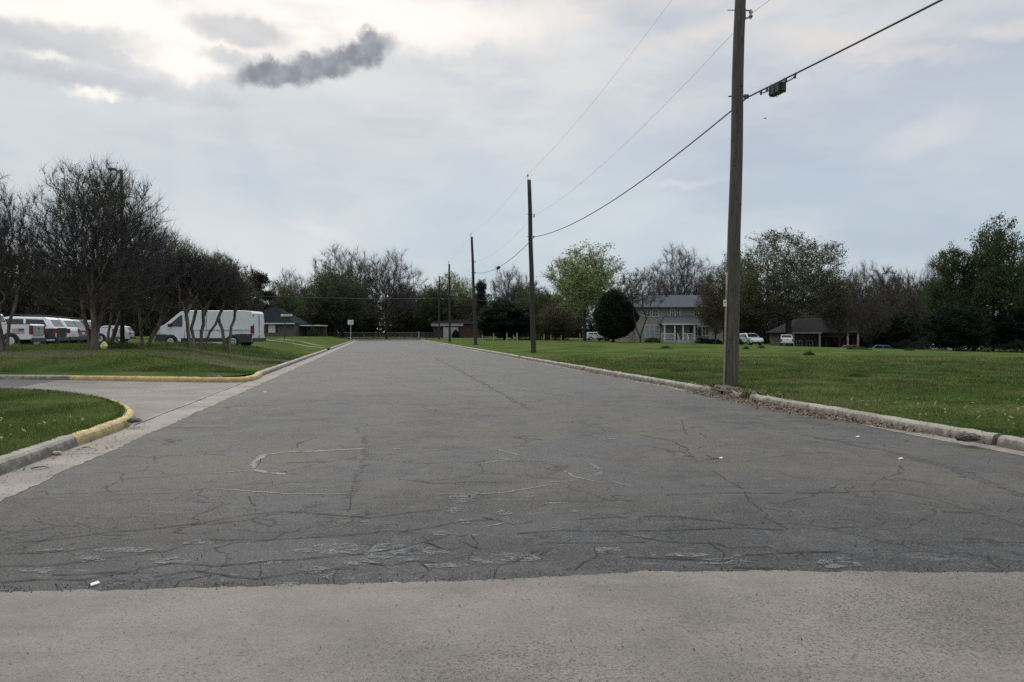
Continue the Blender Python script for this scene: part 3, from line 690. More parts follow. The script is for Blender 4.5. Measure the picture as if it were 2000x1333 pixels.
for s, wd in [([(1570, 850), (1640, 865), (1750, 885), (1860, 915), (1950, 950), (2050, 985)], .16), ([(715, 850), (710, 890), (690, 930), (680, 975)], .07), ([(850, 700), (900, 725), (960, 760), (1040, 800)], .12), ([(1180, 715), (1240, 735), (1300, 752)], .10), ([(640, 688), (760, 690), (900, 690)], .4)]:
    ribbon(rough_path(tr(s), rg, .12, .02), wd, .005, mb, rg)
ds = mb.build('dark_repairs', M['darkstain'], road, fix=False); ds['kind'] = 'stuff'; ds['label'] = 'dark worn repair strips in the asphalt'

def ragged(name, y0, y1, w0, w1, z, seed, label, xo=0.0):
    rr = random.Random(seed); ys_ = np.arange(y0, y1, .12); V = []; F = []
    for y_ in ys_:
        t = (y_-y0)/(y1-y0); w_ = (w0+(w1-w0)*t)*math.sin(math.pi*min(1, max(.02, t)))**.5*rr.uniform(.55, 1.15); V += [(Rx(y_)+xo-w_, y_, z), (Rx(y_)+xo-w_*.5, y_, z+.018), (Rx(y_)+xo+.03, y_, z+.022)]
    for i in range(len(ys_)-1):
        for j in (0, 1): F.append((3*i+j, 3*i+j+1, 3*i+j+4, 3*i+j+3))
    me = bpy.data.meshes.new(name); me.from_pydata(V, [], F); me.materials.append(M['soil']); return setp(link(name, me), label, kind='structure')
M['soil'] = simple('gutter_soil', (.085, .066, .048), .95, .35, 18, bmp=.8)
ragged('gutter_dirt', 11.2, 17.6, .34, .42, .008, 1, 'dark soil banked in the right gutter before the tall pole')
ragged('gutter_dirt', 16.9, 19.4, .6, .3, .009, 2, 'soil spilling from the broken kerb by the tall pole')
ragged('gutter_dirt', 21.5, 34, .30, .2, .008, 3, 'thin soil in the right gutter past the tall pole')
ph = [(5.18+.30*math.cos(t)*(1+.15*math.sin(3*t)), 18.35+.95*math.sin(t)) for t in np.linspace(0, 2*math.pi, 25)[:-1]]
V = [(a, c, .125) for a, c in ph]+[(5.18+(a-5.18)*.6, 18.35+(c-18.35)*.6, .185+.02*math.sin(7*a+9*c)) for a, c in ph]+[(5.2, 18.4, .21)]
F = [(i, (i+1) % 24, 24+(i+1) % 24, 24+i) for i in range(24)]+[(24+i, 24+(i+1) % 24, 48) for i in range(24)]
me = bpy.data.meshes.new('bare_soil'); me.from_pydata(V, [], F); me.materials.append(M['soil'])
setp(link('bare_soil', me, smooth=True), 'bare brown soil at the foot of the nearest pole', kind='structure')
# ------------------------------------------------------------------ grass blades, litter
def in_poly(px, py, poly):
    r = np.zeros(len(px), bool); j = len(poly)-1
    for i in range(len(poly)):
        xi, yi = poly[i]; xj, yj = poly[j]
        c = ((yi > py) != (yj > py)) & (px < (xj-xi)*(py-yi)/(yj-yi+1e-12)+xi); r ^= c; j = i
    return r
def blades(P, h, wd, rs, lean=.45):
    k = len(P); a = rs.rand(k)*2*np.pi; l = rs.rand(k)*2*np.pi; hh = h*(.5+rs.rand(k))
    dx = np.cos(a)*wd/2; dy = np.sin(a)*wd/2; ln = lean*hh*(.3+rs.rand(k))
    V = np.empty((k, 3, 3)); V[:, 0] = P; V[:, 1] = P; V[:, 2] = P
    V[:, 0, 0] -= dx; V[:, 0, 1] -= dy; V[:, 1, 0] += dx; V[:, 1, 1] += dy
    V[:, 2, 0] += np.cos(l)*ln; V[:, 2, 1] += np.sin(l)*ln; V[:, 2, 2] += hh; V[:, :2, 2] -= .01
    return V.reshape(-1, 3), np.arange(3*k).reshape(-1, 3)
rs = np.random.RandomState(8); parts = []
k = 230000; X = rs.uniform(-20, -4.6, k); Y = rs.uniform(4, 19.5, k)
ok = in_poly(X, Y, poly) & (np.abs(X/np.maximum(Y, .1)) < .8) & (Y > 6); X, Y = X[ok], Y[ok]
hm = .030+.022*np.sin(X*1.3)*np.sin(Y*1.1)
V_, F_ = blades(np.stack([X, Y, np.full(len(X), .142)], 1), np.clip(hm, .015, .06), np.full(len(X), .011), rs); parts.append((V_, F_, 0))
# edge blades hanging over the kerb back
def edge_blades(pts, z, cnt, h, spread=.05):
    P = np.array([(q[0], q[1]) for q in pts]); i = rs.randint(0, len(P)-1, cnt); t = rs.rand(cnt)[:, None]
    Q = P[i]*(1-t)+P[i+1]*t+rs.normal(0, spread, (cnt, 2)); return blades(np.c_[Q, np.full(cnt, z)], np.full(cnt, h), np.full(cnt, .011), rs, .8)
ed = [q for q in isl_edge if q.y > 6 and q.x > -16]
parts.append((*edge_blades([(q.x, q.y) for q in ed], .145, 5000, .035, .025), 0))
k = 420000; Y = 8+(rs.rand(k)**1.6)*34; la = rs.rand(k)**1.2*26; X = Rx(Y)+.2+la
ok = (X/Y < .74); X, Y, la = X[ok], Y[ok], la[ok]
kp = rs.rand(len(Y)) > ss(22, 42, Y)*.95; X, Y, la = X[kp], Y[kp], la[kp]
Z = right_z(la, Y)+und(X, Y)*ss(.3, 3, la)-.012
sz = np.clip(Y/12, 1, 3.2); tuft = (np.sin(X*2.7+3*np.sin(Y*1.3))*np.sin(Y*3.1+2*np.sin(X)) > .45)
V_, F_ = blades(np.stack([X, Y, Z], 1), .032*np.sqrt(sz)*(1+.8*tuft), .011*sz, rs, .6); parts.append((V_, F_, 0))
parts.append((*edge_blades([(Rx(y)+.2, y) for y in np.arange(8, 45, .5)], .14, 6000, .045, .05), 0))
k = 150000; Y = 24.4+rs.rand(k)**1.5*22; X = Lx(Y)-GUT-.25-rs.rand(k)**1.1*24
ok = (X/Y > -.74) & (Y > 25.0); X, Y = X[ok], Y[ok]
Z = left_z(X, Y)+und(X, Y)-.015
dirt = np.zeros(len(X), bool)
for (cx, cy, rx, ry) in [(-14.5, 31, 6.5, 2.6), (-10.5, 29.5, 3.5, 1.6), (-19, 28.8, 5, 1.2), (-12.5, 36, 4, 1.5)]: dirt |= (((X-cx)/rx)**2+((Y-cy)/ry)**2 < .9)
keep = (~dirt | (rs.rand(len(X)) < .28)) & (rs.rand(len(X)) > .8*ss(34, 46, Y)); X, Y, Z = X[keep], Y[keep], Z[keep]
V_, F_ = blades(np.stack([X, Y, Z], 1), np.where(Y > 37, .11, .05)*(1+.4*rs.rand(len(X))), np.full(len(X), .026), rs, .6); parts.append((V_, F_, 0))
setp(link('grass', np_mesh('grass', parts, [M['grass_blade']])), 'short green grass blades on the verges and field', 'grass', kind='stuff')
def leaves_flat(X, Y, Z, size, rs, tilt=.5):
    k = len(X); a = rs.rand(k)*2*np.pi; s = size*(.5+rs.rand(k)); e1 = np.stack([np.cos(a), np.sin(a), rs.normal(0, tilt, k)], 1)*s[:, None]; e2 = np.stack([-np.sin(a), np.cos(a), rs.normal(0, tilt, k)], 1)*(s*.45)[:, None]
    C = np.stack([X, Y, Z+.01+.3*s], 1); V = np.stack([C-e1, C-e2, C+e1, C+e2], 1)
    return V.reshape(-1, 3), np.arange(4*k).reshape(-1, 4)
k = 6000; Y = np.concatenate([rs.normal(15.2, 1.8, k//2), rs.uniform(11.5, 24, k//4), rs.uniform(24, 60, k//4)]); X = Rx(Y)-np.abs(rs.normal(0, .17, len(Y)))*(1+.6*(np.abs(Y-15) < 2))+.02
A = leaves_flat(X, Y, np.full(len(X), .018), .024, rs)
k = 1200; Y = rs.normal(18.0, .9, k); X = Rx(Y)+rs.normal(.15, .25, k); Bq = leaves_flat(X, Y, np.where((X > Rx(Y)+.02) & (X < Rx(Y)+.2), .15, np.where(X > Rx(Y)+.1, .15, .004)), .03, rs)
k = 260; Y = rs.uniform(6, 23, k); X = Lx(Y)-rs.rand(k)**.6*GUT; ok = (Y < 12.5) | (Y > 24); Cq = leaves_flat(X[ok], Y[ok], np.full(ok.sum(), .006), .02, rs)
setp(link('leaf_litter', np_mesh('leaf_litter', [(*A, 0), (*Bq, 0), (*Cq, 0)], [M['dead_leaf']])), 'brown dead leaves and twigs gathered in the gutters', 'leaf litter', kind='stuff')
k = 230; Y = rs.uniform(8.8, 15, k); la = rs.rand(k)*5+.3; X = Rx(Y)+.2+la; A = leaves_flat(X, Y, right_z(la, Y)+.03, .028, rs)
k = 60; Y2 = rs.uniform(8.6, 12, k); X2 = -6.3-rs.rand(k)*2.4; ok = in_poly(X2, Y2, poly); Bq = leaves_flat(X2[ok], Y2[ok], np.full(ok.sum(), .17), .03, rs)
setp(link('fallen_leaves', np_mesh('fallen_leaves', [(*A, 0), (*Bq, 0)], [M['pale_leaf']])), 'pale fallen leaves scattered over the near grass', 'leaves', kind='stuff')

k = 5200; rs = np.random.RandomState(21); X = rs.uniform(-6, 8, k); Y = np.where(rs.rand(k) < .55, np.interp(X, [q[0] for q in seam], [q[1] for q in seam])+np.abs(rs.normal(0, .10, k))-.03, rs.uniform(3.4, 11, k))
e_ = rs.rand(k); X = np.where(e_ < .25, Lx(Y)-rs.rand(k)*.5, X); A = leaves_flat(X, Y, np.full(k, -.004), .0045, rs, 1.2)
hlf = len(A[1])//2; setp(link('grit', np_mesh('grit', [(A[0], A[1][:hlf], 0), (A[0], A[1][hlf:], 1)], [M['crackdark'], M['kerb_concrete']])), 'loose grit scattered along the pavement seam and gutter', 'grit', kind='stuff')
# ------------------------------------------------------------------ trees
def tubes(P0, P1, R0, R1, nn=4):
    d = P1-P0; L = np.linalg.norm(d, axis=1, keepdims=True)+1e-9; d = d/L
    a = np.where(np.abs(d[:, 2:3]) < .9, [[0, 0, 1.]], [[1., 0, 0]]); u = np.cross(d, a); u /= np.linalg.norm(u, axis=1, keepdims=True)+1e-9; v = np.cross(d, u)
    t = np.arange(nn)*2*np.pi/nn; ring = u[:, None]*np.cos(t)[None, :, None]+v[:, None]*np.sin(t)[None, :, None]
    V = np.concatenate([P0[:, None]+ring*R0[:, None, None], P1[:, None]+ring*R1[:, None, None]], 1)
    b_ = (np.arange(len(P0))*2*nn)[:, None]; j = np.arange(nn)[None]; j2 = (j+1) % nn
    F = np.stack([b_+j, b_+j2, b_+nn+j2, b_+nn+j], -1).reshape(-1, 4); return V.reshape(-1, 3), F
def make_skeleton(rs, stems, lobes, N, w=.35, wig=.10, rtip=.006, rmax=.25, zmin=None, power=2.3, rise=0.0):
    """stems: list of trunk polylines; lobes: (cx,cy,cz,rx,ry,rz,weight) crown volumes that branches fill"""
    nodes = []; par = []; plen = []
    for s in stems:
        for i, q in enumerate(s):
            if i == 0 and nodes and np.linalg.norm(np.array(q)-nodes[0]) < .02: last = 0; continue
            if i == 0: par.append(-1); plen.append(0.)
            else: par.append(last); plen.append(plen[last]+float(np.linalg.norm(np.array(q)-nodes[last])))
            nodes.append(np.array(q, float)); last = len(nodes)-1
    n0 = len(nodes); wts = np.array([l[6] for l in lobes], float); wts /= wts.sum(); A = []
    for li, l in enumerate(lobes):
        k = int(N*wts[li]); dd = rs.normal(size=(k, 3)); dd /= np.linalg.norm(dd, axis=1, keepdims=True); r = rs.rand(k)**.42
        lump = 1+.16*np.sin(dd[:, 0]*5+li)*np.sin(dd[:, 2]*6+2*li)+.10*np.sin(dd[:, 1]*9+dd[:, 2]*7)
        A.append(np.array(l[:3])+dd*(r*lump)[:, None]*np.array(l[3:6]))
    A = np.concatenate(A)
    if zmin is not None: A = A[A[:, 2] > zmin]
    base = np.array(stems[0][-1]); A = A[np.argsort(np.linalg.norm(A-base, axis=1))]
    cap = n0+3*len(A)+5; Nd = np.zeros((cap, 3)); Nd[:n0] = nodes; Pr = np.full(cap, -1); Pr[:n0] = par; PL = np.zeros(cap); PL[:n0] = plen; cnt = n0
    ok0 = np.zeros(cap, bool); ok0[:] = True
    for s0 in range(n0):
        if par[s0] == -1: ok0[s0] = False
    for a in A:
        d = np.linalg.norm(Nd[:cnt]-a, axis=1); c = d+w*PL[:cnt]+np.where(ok0[:cnt], 0, 99)+np.maximum(0, Nd[:cnt, 2]-a[2])*.6
        j = int(np.argmin(c)); L = d[j]
        m_ = 1 if L < .5 else (2 if L < 1.5 else 3); last = j
        for q in range(1, m_+1):
            t = q/m_; pt = Nd[j]*(1-t)+a*t
            if q < m_: pt = pt+rs.normal(0, wig*L, 3)*[1, 1, .6]+[0, 0, rise*L*(4*t*(1-t))]
            Nd[cnt] = pt; Pr[cnt] = last; PL[cnt] = PL[last]+np.linalg.norm(pt-Nd[last]); last = cnt; cnt += 1
    Nd = Nd[:cnt]; Pr = Pr[:cnt]; Rr = np.zeros(cnt); tip = np.ones(cnt, bool)
    for i in range(cnt-1, -1, -1):
        if Rr[i] == 0: Rr[i] = rtip**power
        if Pr[i] >= 0: Rr[Pr[i]] += Rr[i]; tip[Pr[i]] = False
    Rr = Rr**(1/power); Rr *= min(1.0, rmax/Rr.max()) if rmax else 1
    Rr = np.maximum(Rr, rtip*.7)
    return Nd, Pr, Rr, tip
def tree_meshes(name, seed, stems, lobes, N, twigs, twl, tww, leaves, lsz, mats, thr=.045, leaf_lobes=None, flare=1.25, updir=.35, tipbias=False, leafspread=.35, **kw):
    rs = np.random.RandomState(seed); Nd, Pr, Rr, tip = make_skeleton(rs, stems, lobes, N, **kw)
    e = np.where(Pr >= 0)[0]; P0 = Nd[Pr[e]]; P1 = Nd[e]; r1 = Rr[e]; r0 = np.minimum(Rr[Pr[e]], r1*1.5+.004)
    rootish = (Pr[Pr[e]] == -1); r0 = np.where(rootish, r1*flare, r0)
    big = (r1 > thr) | rootish
    tv = [(*tubes(P0[big], P1[big], r0[big], r1[big], 7), 0)]
    cv = [(*tubes(P0[~big], P1[~big], r0[~big], r1[~big], 3), 0)]
    cen = np.array([np.mean([l[i] for l in lobes]) for i in range(3)])
    if twigs:
        pick = np.where(Rr < .03)[0]; pick = pick[rs.randint(0, len(pick), twigs)]; q = Nd[pick]; pp = Nd[np.maximum(Pr[pick], 0)]
        f = rs.rand(twigs, 1); o_ = q*f+pp*(1-f)
        dd = rs.normal(size=(twigs, 3))*.75+((q-pp)/(np.linalg.norm(q-pp, axis=1, keepdims=True)+1e-6))*.8+[0, 0, updir]; dd /= np.linalg.norm(dd, axis=1, keepdims=True)
        L = twl*(.4+rs.rand(twigs, 1)); end = o_+dd*L; sd_ = np.cross(dd, rs.normal(size=(twigs, 3))); sd_ /= np.linalg.norm(sd_, axis=1, keepdims=True)
        V = np.stack([o_-sd_*tww/2, o_+sd_*tww/2, end], 1).reshape(-1, 3); cv.append((V, np.arange(3*twigs).reshape(-1, 3), 0))
    if leaves:
        src = Nd[Rr < .03]
        if tipbias is not False:
            src = src[src[:, 2] > tipbias]
        q = src[rs.randint(0, len(src), leaves)]+rs.normal(0, leafspread, (leaves, 3))*[1, 1, .7]
        a = rs.normal(size=(leaves, 3)); a /= np.linalg.norm(a, axis=1, keepdims=True); b_ = np.cross(a, rs.normal(size=(leaves, 3))); b_ /= np.linalg.norm(b_, axis=1, keepdims=True)
        s_ = lsz*(.5+rs.rand(leaves, 1)); V = np.stack([q-a*s_, q-b_*s_*.55, q+a*s_, q+b_*s_*.55], 1).reshape(-1, 3); cv.append((V, np.arange(4*leaves).reshape(-1, 4), 1))
    return np_mesh(name+'_trunk', tv, [M[mats[0]]]), np_mesh(name+'_crown', cv, [M[mats[1]], M[mats[2]]])
def put_tree(name, meshes, loc, sc=(1, 1, 1), rz=0, label='', cat='tree', group=None):
    e = empty(name, loc, rz, label, cat, group); e.scale = sc
    link('trunk', meshes[0], e, True); link('crown', meshes[1], e)
    return e

# near group of multi-stemmed trees on the left bank
def near_tree(seed, px, py, Y, cpx, toppx, hw, nst, label, botpx=615, lean=0, N=1700, twigs=32000, leaves=1500, stemtops=None, name='multi_stem_tree', group='multi-stemmed trees on the left bank', leaf='bud_green', tipb=.78, dens=1.0):
    b_ = D(px, py, Y); b_.z = lz(b_.x, b_.y)-.05
    top = D(px, toppx, Y).z-b_.z; cx = D(cpx, py, Y).x-b_.x; rw = hw/FPX*Y; bot = D(px, botpx, Y).z-b_.z
    rs = np.random.RandomState(seed); stems = []
    for k in range(nst):
        a = 2*math.pi*(k+rs.rand()*.5)/nst; r = rw*(.20+.22*rs.rand()); h = top*(.36+.12*rs.rand())
        ox, oy = .10*math.cos(a), .10*math.sin(a)
        f = lambda t, j=.0: (ox+(cx*.55*t+r*math.cos(a)*t**1.25)+rs.normal(0, .04), oy+r*math.sin(a)*t**1.25*.8+rs.normal(0, .04), h*t**.9)
        stems.append([(ox, oy, -.1), f(.18), f(.4), f(.62), f(.82), f(1.0)])
    zc = (top+bot)/2; rz_ = (top-bot)/2
    lobes = [(cx, 0, zc, rw*.98, rw*.85, rz_, 5), (cx-rw*.35, .3, bot+rz_*.75, rw*.72, rw*.7, rz_*.75, 2), (cx+rw*.4, -.3, bot+rz_*.8, rw*.66, rw*.7, rz_*.7, 2), (cx, 0, top-rz_*.55, rw*.55, rw*.5, rz_*.55, 2)]
    ms = tree_meshes(name, seed, stems, lobes, N, int(twigs*dens*.6), .62, .012, leaves, .032, ('bark_myrtle', 'twig_brown', leaf), w=.55, wig=.05, rtip=.0085, rmax=.23, tipbias=bot+(top-bot)*tipb, updir=.9, thr=.024, leafspread=.13)
    return put_tree(name, ms, b_, label=label, group=group)
near_tree(2, 182, 684, 33.0, 196, 322, 146, 4, 'largest multi-stemmed tree on the bank, yellow bag at its foot', twigs=52000, N=2500, leaves=5000, tipb=.62)
near_tree(3, 6, 686, 32.0, -30, 345, 125, 4, 'bare pale-trunked tree at the left picture edge before the pickup', botpx=590, twigs=20000, N=1500, leaves=600)
near_tree(4, 212, 676, 39.0, 268, 425, 92, 2, 'slim tree standing just behind the largest multi-stemmed tree', botpx=610, twigs=11000, N=1000)
near_tree(5, 283, 676, 38.0, 318, 452, 84, 2, 'multi-stemmed tree between the largest tree and the white van', botpx=600, twigs=11000, N=1000)
near_tree(6, 372, 678, 37.0, 372, 482, 74, 2, 'small forked tree in front of the white van cab', botpx=592, twigs=9000, N=850)
near_tree(7, 393, 677, 37.8, 418, 500, 62, 2, 'short bushy tree before the middle of the white van', botpx=596, twigs=6500, N=650)
near_tree(8, 446, 677, 38.5, 440, 522, 58, 2, 'leaning tree in front of the white van cargo side', botpx=600, twigs=6500, N=650)

# prototypes for the farther trees; unit size about 10 m tall and 8 m wide crown radius 4
P = {}
st1 = [[(0, 0, -.3), (.05, 0, 1.0), (0, .05, 2.0), (.05, 0, 3.0), (0, 0, 4.2)]]
P['bare'] = [tree_meshes('bare%d' % i, 30+i, st1, [(0, 0, 6.2, 3.9, 3.8, 3.8, 4), (-1.6, .3, 5, 2.2, 2.2, 2.0, 1), (1.7, -.3, 5.2, 2.2, 2.2, 2.2, 1)], 1500, 22000, .8, .016, 0, .05, ('bark_dark', 'twig_grey', 'bud_green'), w=.50, rtip=.0085, rmax=.26, updir=.7, zmin=2.0, wig=.05) for i in range(3)]
P['haze'] = [tree_meshes('haze%d' % i, 40+i, st1, [(0, 0, 5.4, 3.9, 3.8, 4.4, 4), (-1.9, .3, 3.6, 2.4, 2.4, 2.2, 1), (1.9, -.3, 4, 2.4, 2.2, 2.4, 1)], 1100, 36000, .8, .022, 5000, .10, ('bark_dark', 'twig_grey', 'leaf_olive'), w=.45, rtip=.009, rmax=.22, updir=.7, zmin=.6, wig=.05) for i in range(2)]
P['budding'] = [tree_meshes('budding%d' % i, 50+i, st1, [(0, 0, 5.6, 4.0, 3.8, 4.2, 4), (-2, .3, 4.6, 2.2, 2.4, 2.2, 1), (2, -.3, 4.2, 2.4, 2.2, 2.4, 1)], 1100, 14000, .7, .02, 26000, .09, ('bark_dark', 'twig_grey', 'leaf_green'), w=.32, rtip=.010, rmax=.24, zmin=1.4, leafspread=.22) for i in range(2)]
P['lime'] = [tree_meshes('lime%d' % i, 60+i, st1, [(0, 0, 6.7, 4.1, 3.4, 2.9, 3), (-2.9, .3, 5.2, 2.4, 2.2, 2.2, 1.5), (3.0, -.3, 5.0, 2.4, 2.2, 2.3, 1.5)], 1100, 12000, .6, .02, 19000, .08, ('bark_dark', 'twig_grey', 'leaf_lime'), w=.42, rtip=.010, rmax=.24, zmin=1.8, leafspread=.26) for i in range(2)]
P['oak'] = [tree_meshes('oak', 70, [[(0, 0, -.3), (.03, 0, .8), (0, .03, 1.6), (0, 0, 2.4), (.05, 0, 3.2)]], [(0, 0, 5.9, 4.3, 4.0, 3.9, 5), (-2.4, 0, 4.6, 2.2, 2.4, 2.2, 1.2), (2.5, 0, 4.6, 2.3, 2.4, 2.0, 1.2)], 2400, 16000, .5, .02, 33000, .062, ('bark_dark', 'twig_grey', 'leaf_olive'), w=.42, rtip=.011, rmax=.40, zmin=2.7, leafspread=.2, updir=.2)]
P['full'] = [tree_meshes('full%d' % i, 80+i, st1, [(0, 0, 7.6, 2.6, 2.4, 2.4, 2), (-1.9, .2, 5.4, 2.1, 2.2, 1.9, 1.3), (1.9, -.2, 5.6, 2.1, 2.2, 2.1, 1.3), (0, 0, 4.2, 3.3, 3.2, 2.3, 2)], 900, 4000, .45, .02, 34000, .085, ('bark_dark', 'twig_grey', 'leaf_green'), w=.34, rtip=.011, rmax=.26, zmin=1.3, leafspread=.24) for i in range(2)]
P['rust'] = [tree_meshes('rust', 90, st1, [(0, 0, 5.4, 3.6, 3.4, 4.2, 3), (-1.5, 0, 3.4, 2.3, 2.3, 2.2, 1), (1.5, 0, 3.6, 2.4, 2.2, 2.4, 1)], 1100, 14000, .6, .02, 26000, .08, ('bark_dark', 'twig_grey', 'leaf_rust'), w=.3, rtip=.010, rmax=.2, zmin=1.0, leafspread=.3)]
P['dark'] = [tree_meshes('dark%d' % i, 95+i, [[(0, 0, -.3), (0, 0, .7), (0, .02, 1.4), (0, 0, 2.4), (0, 0, 3.5)]], [(0, 0, 5.0, 3.6, 3.4, 4.6, 4), (-1.4, 0, 3.4, 2.6, 2.6, 2.8, 1.2), (1.5, 0, 3.6, 2.6, 2.6, 2.8, 1.2)], 800, 1500, .4, .02, 46000, .13, ('bark_dark', 'twig_brown', 'leaf_dark'), w=.3, rtip=.010, rmax=.22, zmin=.7, leafspread=.3) for i in range(2)]
P['pine'] = [tree_meshes('pine', 99, [[(0, 0, -.3), (.05, 0, 2.0), (0, .05, 4.5), (.1, 0, 7.0), (0, 0, 9.2)]], [(0, 0, 8.6, 1.9, 1.8, 1.3, 1.3), (-1.3, .3, 7.0, 1.9, 1.6, .8, 1), (1.5, -.3, 6.2, 2.0, 1.6, .7, 1), (-1.2, 0, 5.0, 2.2, 1.8, .7, 1), (1.2, 0, 4.2, 2.0, 1.8, .7, .8)], 650, 3000, .4, .02, 20000, .10, ('bark_dark', 'twig_grey', 'leaf_pine'), w=.25, rtip=.010, rmax=.2, zmin=2.6, leafspread=.22)]
def gz(X, Y):
    if X < Lx(Y)-GUT and Y < YEND: return lz(X, Y)
    l_ = X-Rx(Y)
    if Y > 176: return float(.10+.45*ss(176, 190, Y)-1.2*ss(18, 78, max(l_, 0)))
    return lawn_z(X, Y) if l_ > 0 else 0.0
cnt_ = {}
def tree(kind, cpx, toppy, hw, Y, name, label, group=None, trunkpx=None, rz=None, basez=None, depth=None):
    k = cnt_.get(kind, 0); cnt_[kind] = k+1; ms = P[kind][k % len(P[kind])]
    X = (cpx-1000)/FPX*Y; zb = gz(X, Y) if basez is None else basez
    top = D(cpx, toppy, Y).z; H = top-zb; r = hw/FPX*Y
    e = put_tree(name, ms, (X, Y, zb), (r/4.2, r/4.2 if depth is None else depth, H/10.0), (k*1.7 if rz is None else rz), label, 'tree', group)
    return e
BG = 'trees beyond the lawns'
TL = [  # kind, crown centre px, top px, half width px, distance, name, label
 ('haze', 60, 470, 90, 84, 'bare_tree', 'grey twiggy tree behind the parking area, left of the lamp post'),
 ('haze', -40, 450, 90, 82, 'bare_tree', 'grey twiggy tree behind the parking area at the picture edge'),
 ('budding', 150, 500, 80, 90, 'budding_tree', 'greenish tree behind the parked cars under the largest tree'),
 ('haze', 235, 490, 80, 92, 'bare_tree', 'grey twiggy tree far behind the lamp post'),
 ('haze', 330, 500, 75, 95, 'bare_tree', 'grey twiggy tree behind the cab of the white van'),
 ('dark', 400, 545, 60, 100, 'evergreen_tree', 'dark evergreen mass behind the roof of the white van'),
 ('haze', 440, 500, 70, 112, 'bare_tree', 'grey twiggy tree behind the rear of the white van'),
 ('pine', 505, 528, 42, 150, 'pine_tree', 'dark layered pine above the dark-roofed house'),
 ('rust', 548, 545, 42, 168, 'brown_tree', 'brownish tree right of the pine above the one way sign'),
 ('bare', 572, 528, 38, 178, 'bare_tree', 'thin bare tree with tall tip left of the big green-hearted tree'),
 ('budding', 655, 520, 70, 158, 'budding_tree', 'broad green-hearted tree behind the square white sign'),
 ('bare', 668, 488, 80, 172, 'bare_tree', 'wide bare crown rising above the green-hearted tree'),
 ('bare', 755, 492, 72, 172, 'bare_tree', 'large bare tree with dark trunk at the street end'),
 ('haze', 610, 560, 48, 185, 'bare_tree', 'low twiggy tree behind the carport roof'),
 ('haze', 700, 570, 60, 192, 'bare_tree', 'low twiggy tree behind the chain link fence, left half'),
 ('haze', 790, 555, 46, 190, 'bare_tree', 'low twiggy tree behind the chain link fence, right half'),
 ('haze', 835, 560, 40, 194, 'bare_tree', 'twiggy tree left of the farthest utility pole'),
 ('lime', 888, 528, 42, 188, 'leafing_tree', 'fresh green tree behind the fourth and fifth poles'),
 ('budding', 850, 552, 40, 184, 'budding_tree', 'olive green tree behind the farthest pole'),
 ('pine', 940, 546, 27, 176, 'pine_tree', 'small round-topped pine right of the third pole'),
 ('haze', 925, 575, 42, 186, 'bare_tree', 'twiggy tree behind the small brick garage'),
 ('bare', 1000, 524, 52, 150, 'bare_tree', 'bare tree with purple-grey crown behind the dark evergreen'),
 ('haze', 1035, 550, 48, 168, 'bare_tree', 'twiggy tree immediately behind the second pole'),
 ('dark', 985, 584, 72, 132, 'evergreen_tree', 'wide black-green evergreen between the second and third poles'),
 ('rust', 1085, 590, 52, 128, 'brown_tree', 'low brownish tree under the left side of lime green tree'),
 ('lime', 1142, 472, 92, 116, 'leafing_tree', 'large lime green tree with open crown left of the tan house'),
 ('haze', 1225, 555, 40, 150, 'bare_tree', 'twiggy tree behind the clipped evergreen'),
 ('bare', 1330, 486, 72, 132, 'bare_tree', 'heavy limbed bare tree rising behind the tan house roof'),
 ('haze', 1300, 575, 70, 160, 'bare_tree', 'twiggy growth behind the tan house'),
 ('lime', 1375, 552, 40, 150, 'leafing_tree', 'pale green tree behind the right end of tan house'),
 ('rust', 1398, 515, 42, 101, 'brown_tree', 'russet tree before the right end of the tan house'),
 ('budding', 1445, 492, 46, 128, 'budding_tree', 'thin leafed tree directly behind the nearest pole'),
 ('rust', 1450, 570, 52, 120, 'brown_tree', 'low russet tree right of the nearest pole'),
 ('oak', 1540, 448, 110, 116, 'oak_tree', 'broad domed oak above the two white vehicles'),
 ('haze', 1640, 540, 55, 150, 'bare_tree', 'twiggy tree behind the right edge of the oak'),
 ('rust', 1625, 575, 60, 136, 'brown_tree', 'russet tree over the porch of the low house'),
 ('bare', 1685, 515, 46, 152, 'bare_tree', 'tall thin bare tree behind the low house'),
 ('haze', 1735, 525, 55, 145, 'bare_tree', 'dense twiggy tree right of the low house roof'),
 ('bare', 1760, 530, 52, 140, 'bare_tree', 'bare tree with forked trunk beyond the blue car'),
 ('haze', 1800, 545, 52, 132, 'bare_tree', 'twiggy tree left of the tall green trees at right'),
 ('bare', 1828, 510, 40, 126, 'bare_tree', 'bare tree tips left of the tall green trees'),
 ('dark', 1745, 610, 52, 118, 'evergreen_tree', 'dark low evergreen beside the blue car'),
 ('full', 1862, 478, 58, 99, 'green_tree', 'shorter green tree on the left of the right-hand pair'),
 ('full', 1940, 430, 74, 96, 'green_tree', 'tallest green tree near the right picture edge'),
 ('full', 2030, 448, 66, 98, 'green_tree', 'green tree cut by the right picture edge'),
 ('dark', 1868, 590, 62, 92, 'evergreen_tree', 'dark evergreen under the shorter green tree at right'),
 ('dark', 1985, 600, 58, 95, 'evergreen_tree', 'dark evergreen at the right picture edge'),
 ('bare', 1640, 560, 44, 117, 'bare_tree', 'dark trunked twiggy tree in front of the low house porch'),
 ('bare', 1702, 570, 40, 117, 'bare_tree', 'twiggy tree in front of the right end of low house'),
 ('budding', 1055, 560, 50, 138, 'budding_tree', 'dim green tree just right of the second pole'),
 ('haze', 1100, 575, 60, 140, 'bare_tree', 'twiggy thicket under the lime green tree'),
 ('rust', 620, 590, 60, 160, 'brown_tree', 'brown thicket right of the carport'),
 ('budding', 560, 575, 50, 165, 'budding_tree', 'dim green tree above the one way sign'),
 ('haze', 2080, 520, 80, 120, 'bare_tree', 'twiggy tree just beyond the right picture edge')]
